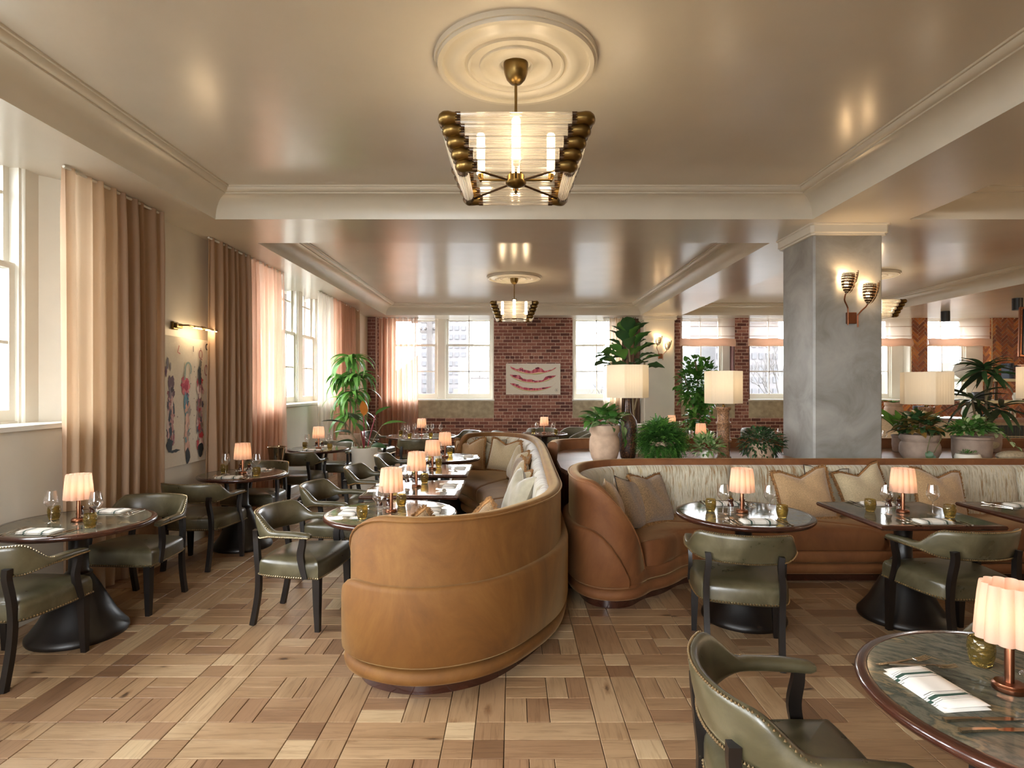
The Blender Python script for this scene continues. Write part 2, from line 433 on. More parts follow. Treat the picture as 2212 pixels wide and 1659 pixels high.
def sweep(g, pts, sec, scale=None, up=(0, 0, 1), closed=False, cap=True, a=0.0):
    pts = [Vector(p) for p in pts]; N = len(pts); m = len(sec)
    vs = []; prev = None
    for i, p in enumerate(pts):
        if closed: T = (pts[(i+1) % N]-pts[i-1])
        else: T = pts[min(i+1, N-1)]-pts[max(i-1, 0)]
        T.normalize()
        if up is not None:
            S = T.cross(Vector(up)); 
            if S.length < 1e-4: S = Vector((1, 0, 0))
            S.normalize(); U = S.cross(T)
        else:
            if prev is None:
                h = Vector((0, 0, 1)) if abs(T.z) < .9 else Vector((1, 0, 0)); S = T.cross(h).normalized()
            else: S = (prev - T*prev.dot(T)).normalized()
            prev = S; U = S.cross(T)
        sc_ = scale[i] if scale else 1
        sx, sy = sc_ if isinstance(sc_, tuple) else (sc_, sc_)
        for (u, w_) in sec: vs.append(p+S*u*sx+U*w_*sy)
    fs = []
    for i in range(N if closed else N-1):
        j = (i+1) % N
        for k in range(m):
            l = (k+1) % m
            fs.append((i*m+k, j*m+k, j*m+l, i*m+l))
    if cap and not closed:
        fs.append(tuple(range(m))); fs.append(tuple(reversed(range((N-1)*m, N*m))))
    return g.add(vs, fs, None, a)
def circ(r, n=8): return [(r*math.cos(2*PI*k/n), r*math.sin(2*PI*k/n)) for k in range(n)]
def rect(w_, h): return [(-w_/2, -h/2), (w_/2, -h/2), (w_/2, h/2), (-w_/2, h/2)]
def tube(g, pts, r, n=8, scale=None, **k): return sweep(g, pts, circ(r, n), scale, up=k.pop('up', None), **k)
def ball(g, x, y, z, r, n=5):
    vs = [(x, y, z-r), (x, y, z+r)]+[(x+r*math.cos(2*PI*k/n), y+r*math.sin(2*PI*k/n), z) for k in range(n)]
    fs = []
    for k in range(n):
        a, b = 2+k, 2+(k+1) % n; fs += [(0, b, a), (1, a, b)]
    return g.add(vs, fs)
def catmull(P, n, closed=False):
    P = [Vector((*p, 0) if len(p) == 2 else p) for p in P]; out = []; N = len(P)
    segs = N if closed else N-1
    for i in range(segs):
        p0 = P[i-1] if (i > 0 or closed) else P[0]; p1 = P[i]; p2 = P[(i+1) % N]; p3 = P[(i+2) % N] if (i+2 < N or closed) else P[-1]
        for k in range(n):
            t = k/n
            out.append(.5*((2*p1)+(p2-p0)*t+(2*p0-5*p1+4*p2-p3)*t*t+(3*p1-p0-3*p2+p3)*t**3))
    if not closed: out.append(P[-1])
    return out
def resample(pts, n):
    d = [0]
    for a, b in zip(pts, pts[1:]): d.append(d[-1]+(b-a).length)
    out = []; j = 0
    for i in range(n):
        t = d[-1]*i/(n-1)
        while j < len(d)-2 and d[j+1] < t: j += 1
        u = (t-d[j])/max(1e-9, d[j+1]-d[j]); out.append(pts[j].lerp(pts[j+1], min(1, max(0, u))))
    return out, d[-1]

# ---------------------------------------------------------------- object helpers
def ob(name, me, parent=None, loc=None, rot=None, label=None, cat=None, group=None, kind=None, mat4=None):
    o = bpy.data.objects.new(name, me); COL.objects.link(o)
    if parent: o.parent = parent
    if mat4 is not None: o.matrix_local = mat4
    if loc: o.location = loc
    if rot: o.rotation_euler = rot
    if label: o['label'] = label
    if cat: o['category'] = cat
    if group: o['group'] = group
    if kind: o['kind'] = kind
    return o
def empty(name, loc, rz=0, label=None, cat=None, group=None, kind=None, rot=None):
    o = ob(name, None, None, loc, rot or (0, 0, rz), label, cat, group, kind); o.empty_display_size = .1; return o
def inst(spec, name, loc, rz=0, label=None, cat=None, group=None, rot=None, scale=None):
    """spec: list of (part, mesh, dict) ; a thing and its parts; parts may carry 'sub' and 'at'"""
    o = empty(name, loc, rz, label, cat, group, rot=rot)
    if scale: o.scale = (scale,)*3 if not isinstance(scale, tuple) else scale
    for p in spec:
        nm, me = p[0], p[1]; k = p[2] if len(p) > 2 else {}
        c = ob(nm, me, o, k.get('at'), k.get('rot'), k.get('label'), kind=k.get('kind'))
        for s in k.get('sub', ()):
            ob(s[0], s[1], c, kind=(s[2] if len(s) > 2 else None))
    return o
def struct(name, g, mat, parent=None, **k):
    return ob(name, g.mesh(name, mat, k.get('smooth', 30), k.get('attr')), parent, kind=None if parent else 'structure', label=k.get('label'))
# ================================================================ THE SETTING
WX, WY, SOF = -3.45, 14.15, 3.3      # left wall, back wall, soffit height
EX, NY = 12.6, -3.2                  # right wall, rear wall
CEIL = 3.556
# ---- floor: oak parquet, grid of double strips around 2x2 basket blocks
P, SW = .733, .142
PX0, PY0 = -.322, 2.606
def plank(g, x0, x1, y0, y1, along_x):
    e = .0017; x0 += e; x1 -= e; y0 += e; y1 -= e
    r = random.random(); ox, oy = random.uniform(0, 50), random.uniform(0, 50)
    z0 = -.018; z1 = random.uniform(-.0006, .0006); b = .002
    vs = [(x0,y0,z0),(x1,y0,z0),(x1,y1,z0),(x0,y1,z0),(x0,y0,z1-b),(x1,y0,z1-b),(x1,y1,z1-b),(x0,y1,z1-b),
          (x0+b,y0+b,z1),(x1-b,y0+b,z1),(x1-b,y1-b,z1),(x0+b,y1-b,z1)]
    fs = [(0,1,5,4),(1,2,6,5),(2,3,7,6),(3,0,4,7),(4,5,9,8),(5,6,10,9),(6,7,11,10),(7,4,8,11),(8,9,10,11)]
    uv = [((p[0] if along_x else p[1])+ox, (p[1] if along_x else p[0])+oy) for p in vs]
    g.add(vs, fs, uv, r)
planks = []
C2 = (P-2*SW)/2
i0, i1 = int((WX-PX0)//P)-1, int((EX-PX0)//P)+1
j0, j1 = int((NY-PY0)//P)-1, int((WY-PY0)//P)+1
for i in range(i0, i1+1):
    for j in range(j0, j1+1):
        x = PX0+i*P; y = PY0+j*P
        for a in (0, 1):
            for b in (0, 1): planks.append((x+a*SW, x+(a+1)*SW, y+b*SW, y+(b+1)*SW, random.random() < .6))
            planks.append((x+2*SW, x+P, y+a*SW, y+(a+1)*SW, True))
            planks.append((x+a*SW, x+(a+1)*SW, y+2*SW, y+P, False))
            for b in (0, 1):
                bx = x+2*SW+a*C2; by = y+2*SW+b*C2
                if (a+b+i+j) % 2:
                    planks += [(bx, bx+C2, by, by+C2/2, True), (bx, bx+C2, by+C2/2, by+C2, True)]
                else:
                    planks += [(bx, bx+C2/2, by, by+C2, False), (bx+C2/2, bx+C2, by, by+C2, False)]
pl = []
for p in planks:
    x0, x1, y0, y1 = max(p[0], WX), min(p[1], EX), max(p[2], NY), min(p[3], WY)
    if x1-x0 > .01 and y1-y0 > .01: pl.append((x0, x1, y0, y1, p[4]))
def inview(p):
    cx, cy = (p[0]+p[1])/2, (p[2]+p[3])/2
    if cy < 2.4: return False
    px = CX+cx/cy*F
    return 0 <= px <= 2212 and not (-.85 < cx < .25 and 3.3 < cy < 5) and not (.5 < cx and 4.5 < cy)
pl.sort(key=lambda p: (0 if inview(p) else 1, (p[2]+p[3])/2 if inview(p) else 0))
fg = G(); box(fg, WX, EX, NY, WY, -.05, -.016)
floor = struct('floor', fg, 'black')
for p in pl[:300]:
    g = G(); plank(g, *p); ob('plank', g.mesh('plank', 'oak', 0, 'rnd'), floor)
g = G()
for p in pl[300:]: plank(g, *p)
ob('planks_beyond', g.mesh('planks_beyond', 'oak', 0, 'rnd'), floor, kind='stuff')

# ---- ceiling: soffit grid of beams with coffered bays
BX = [(-2.93, 2.96), (3.92, 8.2)]
BY = [(-1.04, 5.80), (6.76, 13.60)]
g = G()
def flat(g, x0, x1, y0, y1, z):
    g.add([(x0,y0,z),(x1,y0,z),(x1,y1,z),(x0,y1,z)], [(0,3,2,1)])
xs = [WX-.6, BX[0][0], BX[0][1], BX[1][0], BX[1][1], EX]
ys = [NY, BY[0][0], BY[0][1], BY[1][0], BY[1][1], WY+.6]
for i in range(5):
    for j in range(5):
        if i in (1, 3) and j in (1, 3): continue
        flat(g, xs[i], xs[i+1], ys[j], ys[j+1], SOF)
box(g, WX-.6, EX+.2, NY-.2, WY+.6, SOF+.35, SOF+.45)
ceiling = struct('ceiling', g, 'ceiling')
INS = .26
for k, (a, b) in enumerate([(a, b) for a in BX for b in BY]):
    g = G(); flat(g, a[0]+INS-.02, a[1]-INS+.02, b[0]+INS-.02, b[1]-INS+.02, CEIL)
    ob('ceiling_panel', g.mesh('ceiling_panel', 'ceiling', 0), ceiling)
    prof = [(0, SOF), (.004, SOF+.03), (.012, SOF+.07), (.03, SOF+.11), (.062, SOF+.15), (.105, SOF+.178), (.155, SOF+.192), (.185, SOF+.195),
            (.185, SOF+.207), (.2, SOF+.207), (.212, SOF+.212), (.226, SOF+.226), (.232, SOF+.242), (.248, SOF+.242), (.248, CEIL)]
    g = G()
    for side in range(4):
        vs = []
        for (o_, z) in prof:
            x0, x1, y0, y1 = a[0]+o_, a[1]-o_, b[0]+o_, b[1]-o_
            c = [((x0, y0), (x1, y0)), ((x1, y0), (x1, y1)), ((x1, y1), (x0, y1)), ((x0, y1), (x0, y0))][side]
            vs += [(*c[0], z), (*c[1], z)]
        g.add(vs, [(2*i, 2*i+1, 2*i+3, 2*i+2) for i in range(len(prof)-1)])
    struct('trim_%d' % (k+1), g, 'trim', smooth=50)

# ---- walls
def slab_with_holes(g, u0, u1, z0, z1, holes, place):
    us = sorted({u0, u1, *[h[0] for h in holes], *[h[1] for h in holes]}); zs = sorted({z0, z1, *[h[2] for h in holes], *[h[3] for h in holes]})
    for i in range(len(us)-1):
        for j in range(len(zs)-1):
            cu, cz = (us[i]+us[i+1])/2, (zs[j]+zs[j+1])/2
            if any(h[0] < cu < h[1] and h[2] < cz < h[3] for h in holes): continue
            place(g, us[i], us[i+1], zs[j], zs[j+1])
SILL = 1.34
LWIN = [(-2.4, 0.9), (1.6, 4.9), (7.5, 11.3)]
g = G()
slab_with_holes(g, NY, WY+.5, 0, SOF+.35, [(a, b, SILL, SOF+.3) for a, b in LWIN], lambda g, a, b, c, d: box(g, WX-.45, WX, a, b, c, d))
wall_left = struct('wall_left', g, 'wall')
for a, b in LWIN:
    g = G(); cbox(g, WX-.3, WX+.035, a-.02, b+.02, SILL-.005, SILL+.035, .006)
    ob('window_sill', g.mesh('window_sill', 'frame'), wall_left)
for (ya, yb, yc) in ((4.5, 4.9, 1), (11.12, 11.3, 1), (.72, .9, 1), (1.7, 1.6, -1), (7.6, 7.5, -1)):
    g = G(); pp = [(WX-.31, ya), (WX, yb), (WX-.31, yb)]
    g.add([(*p, SILL) for p in pp]+[(*p, SOF+.3) for p in pp], [(0, 1, 4, 3), (1, 2, 5, 4), (2, 0, 3, 5)])
    ob('splayed_reveal', g.mesh('splayed_reveal', 'frame', 0), wall_left)
g = G()
def basep(g, y0, y1):
    sec = [(0, 0), (.07, 0), (.07, .10), (.055, .115), (.055, .14), (.03, .165), (.03, .19), (.012, .2), (0, .2)]
    vs = [(WX+a, y, z) for y in (y0, y1) for a, z in sec]; n = len(sec)
    g.add(vs, [(k, k+n, (k+1) % n+n, (k+1) % n) for k in range(n)]+[tuple(reversed(range(n))), tuple(range(n, 2*n))])
basep(g, NY, WY)
struct('baseboard_left', g, 'trim')
g = G(); box(g, EX, EX+.2, NY, WY+.5, 0, SOF+.35); struct('wall_right', g, 'wall')
g = G(); FW = [(-3.0, -.6)]  # unseen rear window, added to let in frontal fill light
slab_with_holes(g, WX-.45, EX+.2, 0, SOF+.35, [(a, b, .9, SOF) for a, b in FW], lambda g, a, b, c, d: box(g, a, b, NY-.2, NY, c, d))
struct('wall_front', g, 'wall')
for i, (a, b) in enumerate(FW):
    g = G()
    for k in range(5): x = a+(b-a)*k/4; box(g, x-.03, x+.03, NY-.15, NY-.08, .9, SOF)
    for z in (.93, 2.1, SOF-.03): box(g, a, b, NY-.15, NY-.08, z-.03, z+.03)
    struct('window_%d' % (10+i), g, 'frame', label='white framed window added behind the camera for fill light')

# back wall
BW = [(-3.0, -.45), (1.45, 2.98), (4.06, 5.35), (5.69, 7.0), (8.3, 9.6), (9.98, 11.55)]
g = G()
slab_with_holes(g, WX, EX+.2, 0, SOF+.35, [(a, b, SILL, SOF+.3) for a, b in BW], lambda g, a, b, c, d: box(g, a, b, WY+.006, WY+.5, c, d))
wall_back = struct('wall_back', g, 'mortar')
TILE_X = 8.15
bricks = []
BL, BH, M = .23, .079, .0125
row = 0; z = .02
cuts = [(a, b, .90, SOF) for a, b in BW]
while z < SOF-.02:
    hdr = row % 6 == 5
    L = BL/2 if hdr else BL
    off = (row % 2)*BL/2+(.06 if hdr else 0)
    x = WX-off
    while x < TILE_X:
        x0, x1 = max(x, WX), min(x+L, TILE_X)
        segs = [(x0, x1)]
        for a, b, zb, zt in cuts:
            if z+BH > zb+.01:
                ns = []
                for s0, s1 in segs:
                    if s1 <= a or s0 >= b: ns.append((s0, s1)); continue
                    if s0 < a: ns.append((s0, a))
                    if s1 > b: ns.append((b, s1))
                segs = ns
        for s0, s1 in segs:
            if s1-s0 > .03: bricks.append((s0+M/2, s1-M/2, z+M/2, min(z+BH, SOF+.02)-M/2))
        x += L
    z += BH; row += 1
def brick(g, b):
    d = random.uniform(.001, .005); x0, x1, z0, z1 = b; c = .003
    y = WY+.004-d
    vs = [(x0, WY+.01, z0), (x1, WY+.01, z0), (x1, WY+.01, z1), (x0, WY+.01, z1), (x0, y+c, z0), (x1, y+c, z0), (x1, y+c, z1), (x0, y+c, z1),
          (x0+c, y, z0+c), (x1-c, y, z0+c), (x1-c, y, z1-c), (x0+c, y, z1-c)]
    g.add(vs, [(0,1,5,4),(1,2,6,5),(2,3,7,6),(3,0,4,7),(4,5,9,8),(5,6,10,9),(6,7,11,10),(7,4,8,11),(8,9,10,11)], None, random.random())
def bkey(b):
    cx = (b[0]+b[1])/2; pier = -.45 < cx < 1.45 and b[2] > .5
    return (0 if pier and b[1]-b[0] > .15 else 1 if pier else 2, -b[2])
bricks.sort(key=bkey)
for b in bricks[:300]:
    g = G(); brick(g, b); ob('brick', g.mesh('brick', 'brick', 0, 'rnd'), wall_back)
g = G()
for b in bricks[300:]: brick(g, b)
ob('bricks_beyond', g.mesh('bricks_beyond', 'brick', 0, 'rnd'), wall_back, kind='stuff')
# brick reveals are painted cream (lining boxes), concrete panels and sills under the windows
for i, (a, b) in enumerate(BW):
    g = G()
    box(g, a-.001, a+.025, WY+.012, WY+.5, SILL, SOF+.05); box(g, b-.025, b+.001, WY+.012, WY+.5, SILL, SOF+.05)
    ob('reveal', g.mesh('reveal', 'brick' if i in (2, 3) else 'frame', 0, 'rnd' if i in (2, 3) else None), wall_back)
    g = G(); cbox(g, a-.02, b+.02, WY-.03, WY+.45, SILL-.035, SILL+.005, .006)
    ob('window_sill', g.mesh('window_sill', 'frame'), wall_back)
    if i < 4:
        g = G(); cbox(g, a, b, WY-.012, WY+.02, .90, SILL-.035, .004)
        ob('concrete_panel', g.mesh('concrete_panel', 'concrete'), wall_back, label='weathered raw concrete panel under the window')
# dark corner pilaster at the left end of the brick wall
g = G(); box(g, WX, WX+.2, WY-.16, WY, 0, SOF)
pil = struct('trim_9', g, 'mortar')
g = G(); z = .02; r_ = 0
while z < SOF-.02:
    for (a, b) in (((WX+.004, WX+.19),) if r_ % 2 else ((WX+.004, WX+.09), (WX+.098, WX+.19))):
        box(g, a, b, WY-.166, WY-.15, z+.005, z+BH-.005, random.random()*.35)
    z += BH; r_ += 1
ob('bricks', g.mesh('bricks', 'brick', 0, 'rnd'), pil, kind='stuff')

# ---- herringbone amber tiles on the right-hand part of the back wall
def clip(poly, x0, x1, z0, z1):
    for ax, lim, s in ((0, x0, 1), (0, x1, -1), (1, z0, 1), (1, z1, -1)):
        out = []
        for k in range(len(poly)):
            p, q = poly[k-1], poly[k]; dp, dq = s*(p[ax]-lim), s*(q[ax]-lim)
            if dp*dq < 0:
                t = dp/(dp-dq); out.append((p[0]+(q[0]-p[0])*t, p[1]+(q[1]-p[1])*t))
            if dq >= 0: out.append(q)
        poly = out
        if len(poly) < 3: return []
    return poly
def herring_tiles(x0, x1, z0, z1, TW=.067, K=3):
    """herringbone: cell (i,j) in TW units; horizontal run starts where (i-j) mod 2K == 0, vertical where == K"""
    out = []; c = math.sqrt(.5); m = .004
    N = int(max(x1-x0, z1-z0)/TW*1.5)+8
    ox, oz = (x0+x1)/2, (z0+z1)/2
    for i in range(-N, N):
        for j in range(-N, N):
            d = (i-j) % (2*K)
            if d == 0: r = (i*TW, (i+K)*TW, j*TW, (j+1)*TW)
            elif d == 2*K-1: r = (i*TW, (i+1)*TW, j*TW, (j+K)*TW)
            else: continue
            a, b, e, f = r[0]+m, r[1]-m, r[2]+m, r[3]-m
            poly = [(ox+(p-q)*c, oz+(p+q)*c) for p, q in ((a, e), (b, e), (b, f), (a, f))]
            xs_ = [p[0] for p in poly]; zs_ = [p[1] for p in poly]
            if max(xs_) < x0 or min(xs_) > x1 or max(zs_) < z0 or min(zs_) > z1: continue
            q = clip(poly, x0+.002, x1-.002, z0, z1)
            if len(q) >= 3:
                A = abs(sum(q[k-1][0]*q[k][1]-q[k][0]*q[k-1][1] for k in range(len(q))))/2
                if A > 4e-4: out.append((q, A))
    return out
trects = [(9.6, 9.98, .5, SOF), (TILE_X, 9.6, .6, SILL-.04), (9.98, 11.55, .6, SILL-.04), (11.55, 12.6, .6, SOF)]
g = G()
for r in trects: box(g, r[0], r[1], WY-.006, WY+.006, r[2] if r[2] > .55 else 0, r[3])
tb = struct('trim_10', g, 'grout')
tl = []
for r in trects: tl += [(q, A, r) for q, A in herring_tiles(*r)]
def tilemesh(g, q, mp, th=.006):
    n = len(q); r = random.random()
    A = sum(q[k-1][0]*q[k][1]-q[k][0]*q[k-1][1] for k in range(n))
    if A < 0: q = list(reversed(q))
    vs = [mp(u, z, 0) for u, z in q]+[mp(u, z, th) for u, z in q]
    fs = [tuple(n+k for k in range(n))]+[(k, (k+1) % n, n+(k+1) % n, n+k) for k in range(n)]
    g.add(vs, fs, None, r)
mpb = lambda u, z, d: (u, WY-.006-d, z)
tl.sort(key=lambda t: (0 if (t[2][0] == 9.6 or (t[2][0] > 11 and t[0][0][0] < 12.3)) and t[1] > .012 else 1))
for q, A, r in tl[:280]:
    g = G(); tilemesh(g, q, mpb); ob('tile', g.mesh('tile', 'tile', 0, 'rnd'), tb)
g = G()
for q, A, r in tl[280:]: tilemesh(g, q, mpb)
mpr = lambda u, z, d: (11.55-.026-d, u, z)
g2 = G(); box(g2, 11.524, 11.55, WY+.01, WY+.42, SILL, SOF)
ob('grout_reveal', g2.mesh('grout_reveal', 'grout', 0), tb)
for q, A in herring_tiles(WY, WY+.42, SILL, SOF): tilemesh(g, q, mpr)
ob('tiles_beyond', g.mesh('tiles_beyond', 'tile', 0, 'rnd'), tb, kind='stuff')

# ---- windows (local: u along wall, depth towards outside +d, z up)
def window(idx, M4, sashes, z0, z1, zr, muntin_z, u0, u1, label, mull_w=.1):
    """sashes: list of (ua, ub); zr meeting rail; double hung"""
    g = G()
    us = [u0]+[v for s in sashes for v in s]+[u1]
    for k in range(0, len(us), 2):
        a, b = us[k], us[k+1]
        if b-a > .005:
            box(g, a, b, -.03, .14, z0, z1)
            if b-a > .09: cbox(g, a+.02, b-.02, -.055, -.02, z0, z1, .01)
    box(g, u0, u1, -.02, .14, z0, z0+.05); box(g, u0, u1, -.02, .14, z1-.04, z1)
    fr = ob('window_%d' % idx, g.mesh('window_frame', 'frame'), None, label=label, kind='structure', mat4=M4)
    for a, b in sashes:
        for (lo, hi, d, rb, rt, mz) in ((z0+.05, zr+.03, 0, .085, .045, muntin_z[0]), (zr-.02, z1-.04, .045, .045, .06, muntin_z[1])):
            g = G(); s = .05
            box(g, a, a+s, d, d+.045, lo, hi); box(g, b-s, b, d, d+.045, lo, hi)
            box(g, a+s, b-s, d, d+.045, lo, lo+rb); box(g, a+s, b-s, d, d+.045, hi-rt, hi)
            so = ob('sash', g.mesh('sash', 'frame', 0), fr)
            g = G(); c = (a+b)/2
            box(g, c-.012, c+.012, d+.008, d+.038, lo+rb, hi-rt); box(g, a+s, b-s, d+.008, d+.038, mz-.012, mz+.012)
            ob('muntin', g.mesh('muntin', 'frame', 0), so)
            for (ua, ub) in ((a+s, c-.012), (c+.012, b-s)):
                for (za, zb) in ((lo+rb, mz-.012), (mz+.012, hi-rt)):
                    if zb-za > .02:
                        g = G(); g.add([(ua, d+.022, za), (ub, d+.022, za), (ub, d+.022, zb), (ua, d+.022, zb)], [(0, 1, 2, 3)])
                        ob('pane', g.mesh('pane', 'pane', 0), so)
MB = Matrix.Translation((0, WY+.30, 0))                                   # back wall: u=x, d=+y
ML = Matrix.Translation((WX-.30, 0, 0)) @ Matrix.Rotation(PI/2, 4, 'Z')   # left wall: u=y, d=-x
T_ = SOF+.28
window(1, MB, [(-2.93, -1.86), (-1.62, -.52)], SILL, T_, 2.66, (2.02, 3.27), -3.0, -.45, 'white pair of sash windows beside the melon poster')
window(2, MB, [(1.52, 2.62)], SILL, T_, 2.66, (2.02, 3.27), 1.45, 2.98, 'white sash window right of the melon poster')
window(3, MB, [(4.14, 5.12)], SILL, T_, 2.66, (2.02, 3.27), 4.06, 5.35, 'white sash window behind the leafy indoor tree')
window(4, MB, [(5.76, 6.86)], SILL, T_, 2.66, (2.02, 3.27), 5.69, 7.0, 'white sash window left of the plaster column')
window(5, MB, [(8.36, 9.26)], SILL, T_, 2.66, (2.02, 3.27), 8.3, 9.6, 'white sash window right of the plaster column')
window(6, MB, [(10.05, 11.08)], SILL, T_, 2.66, (2.02, 3.27), 9.98, 11.55, 'white sash window between amber tiles')
window(7, ML, [(1.7, 2.42), (2.66, 3.4), (3.68, 4.43)], SILL, T_, 2.55, (1.98, 3.1), 1.6, 4.9, 'white sash window at the near left')
window(8, ML, [(7.6, 8.3), (8.5, 9.2), (9.42, 10.13), (10.38, 11.08)], SILL, T_, 2.55, (1.98, 3.1), 7.5, 11.3, 'white sash windows in the middle of the left wall')
window(9, ML, [(-2.3, -1.5), (-1.2, -.4), (-.1, .7)], SILL, T_, 2.55, (1.98, 3.1), -2.4, .9, 'white sash window behind the camera')

# ---- columns
def column(name, x0, x1, y0, y1, mat, lab, zc=3.19):
    c = .018
    def oct_(x0, x1, y0, y1, c): return [(x0+c, y0), (x1-c, y0), (x1, y0+c), (x1, y1-c), (x1-c, y1), (x0+c, y1), (x0, y1-c), (x0, y0+c)]
    g = G(); q = oct_(x0, x1, y0, y1, c)
    g.add([(*p, 0) for p in q]+[(*p, zc) for p in q], [(k, (k+1) % 8, 8+(k+1) % 8, 8+k) for k in range(8)])
    o = struct(name, g, mat, smooth=0, label=lab)
    g = G(); rings = [(0, zc-.005), (.03, zc-.005), (.03, zc+.012), (.045, zc+.02), (.045, SOF-.02), (.06, SOF-.012), (.06, SOF)]
    m = 8; vs = []
    for e, z in rings: vs += [(*p, z) for p in oct_(x0-e, x1+e, y0-e, y1+e, c+.01)]
    g.add(vs, [(r*m+k, r*m+(k+1) % m, (r+1)*m+(k+1) % m, (r+1)*m+k) for r in range(len(rings)-1) for k in range(m)])
    ob('capital', g.mesh('capital', 'trim', 0), o)
    return o
column('column', 3.06, 3.76, 5.97, 6.66, 'plaster', 'grey polished plaster column behind the right banquette')
column('column', 3.05, 3.76, 13.62, WY+.01, 'wall', 'cream column against the brick wall')

# ---- outside, one storey below and hazy
g = G(); g.add([(-300, -80, -5), (300, -80, -5), (300, 420, -5), (-300, 420, -5)], [(0, 1, 2, 3)])
struct('ground', g, 'street')
def bld(name, x0, x1, y0, y1, h, mat, lab, cat='building', win=None):
    g = G(); box(g, x0, x1, y0, y1, -5, h)
    o = ob(name, g.mesh(name, mat, 0), None, label=lab, cat=cat)
    if win:
        nx, nz = win; w_ = (x1-x0)/nx; hh = (h+5)/nz
        g = G(); box(g, -w_*.3, w_*.3, -.12, 0, -hh*.25, hh*.25); me = g.mesh('pane', 'towerwin', 0)
        for i in range(nx):
            for j in range(nz): ob('window', me, o, (x0+w_*(i+.5), y0, -5+hh*(j+.5)))
    return o
bld('office_tower', -14, -7, 90, 104, 14, 'tower', 'pale hazy tower block seen through the left sash pair', win=(7, 14))
bld('office_building', -42, -18, 84, 98, 3.6, 'tower', 'low hazy office building behind the utility pole', win=(10, 5))
bld('office_tower', 15.5, 22, 80, 94, 16, 'tower', 'hazy tower beyond the window right of the poster', win=(6, 12))
bld('office_tower', 29, 38, 84, 96, 17, 'tower', 'striped hazy tower behind the leafy indoor tree', win=(9, 13))
bld('brick_block', -6, 10, 60, 70, 1.4, 'palewall', 'low pale block beyond the sash windows', win=(9, 3))
o = bld('parapet_building', 19, 33, 36, 42, 2.4, 'palewall', 'cream stepped parapet building across the street')
for k in range(4):
    g = G(); box(g, 19.6+3.5*k, 21.4+3.5*k, 35.9, 36.4, 2.4, 3.1); ob('parapet_step', g.mesh('parapet_step', 'palewall', 0), o)
bld('shed_roof', 16, 34, 28, 33, .1, 'tower', 'low grey flat roof across the street')
g = G(); vs = []; n = 60
for i in range(n+1):
    x = -160+320*i/n; h = 14+6*math.sin(i*.31)+3*math.sin(i*.9+1)
    vs += [(x, 300, -5), (x, 300, h), (x, 330, h+4)]
g.add(vs, [f for i in range(n) for f in ((3*i, 3*i+3, 3*i+4, 3*i+1), (3*i+1, 3*i+4, 3*i+5, 3*i+2))])
struct('hills', g, 'hazehill')
def pole(x, y, h, lab, arms):
    g = G(); tube(g, [(0, 0, -5), (0, 0, h)], .17, 8)
    o = empty('utility_pole', (x, y, 0), 0, lab, 'pole'); ob('mast', g.mesh('mast', 'pole'), o)
    for z, L_ in arms:
        g = G(); box(g, -L_, L_, -.06, .06, z-.07, z+.07)
        for s in (-.9, -.45, .45, .9): lathe(g, [(.03, .07), (.07, .12), (.05, .2), (0, .24)], 6, cx=s*L_, z0=z)
        ob('crossarm', g.mesh('crossarm', 'pole', 0), o)
pole(-4.15, 29.5, 5.15, 'tall wooden utility pole with crossarms outside the window', [(4.9, .9), (4.4, .5), (.1, .5)])
pole(-1.6, 38, 3.0, 'shorter utility pole with one crossarm further off', [(2.2, 1.1)])
# bare trees
def tree(x, y, h, lab, sd):
    random.seed(sd); g = G()
    def br(p, d, L_, r, k):
        q = p+d*L_; tube(g, [p, p.lerp(q, .5)+Vector((random.uniform(-.05, .05)*L_, 0, 0)), q], r, 4, [1, .8, .6], cap=False)
        if k:
            for _ in range(3 if k > 1 else 4):
                e = (d+Vector((random.uniform(-.75, .75), random.uniform(-.6, .6), random.uniform(-.1, .6)))).normalized()
                br(p.lerp(q, random.uniform(.6, 1)), e, L_*.68, r*.55, k-1)
    br(Vector((0, 0, -5)), Vector((0, 0, 1)), h*.4, .16, 5)
    o = empty('bare_tree', (x, y, 0), 0, lab, 'tree'); ob('branches', g.mesh('branches', 'twig', 0), o)
tree(6.4, 34, 7.5, 'bare winter tree beyond the window right of the poster', 1)
tree(9.2, 40, 8.5, 'bare winter tree seen beside the dark curtain', 5)
tree(22, 49, 10, 'bare winter tree behind the cream parapet', 3)
random.seed(11)
# brick houses across the lane to the left, seen in slices through the side windows
for (xa, xb, ya, yb, lab) in ((-17, -11, 10.5, 14.2, 'pink brick building outside the nearest left window'), (-19, -12.4, 28.5, 31.5, 'pink brick building outside the middle left windows'), (-19, -12.4, 33.6, 36, 'second pink brick building outside the middle left windows')):
    g = G(); box(g, xa, xb, ya, yb, -5, 9, 0, [(0, 0), (12, 0), (24, 0), (12, 0), (0, 24), (12, 24), (24, 24), (12, 24)])
    ob('brick_building', g.mesh('brick_building', 'farbrick', 0), None, label=lab, cat='building')
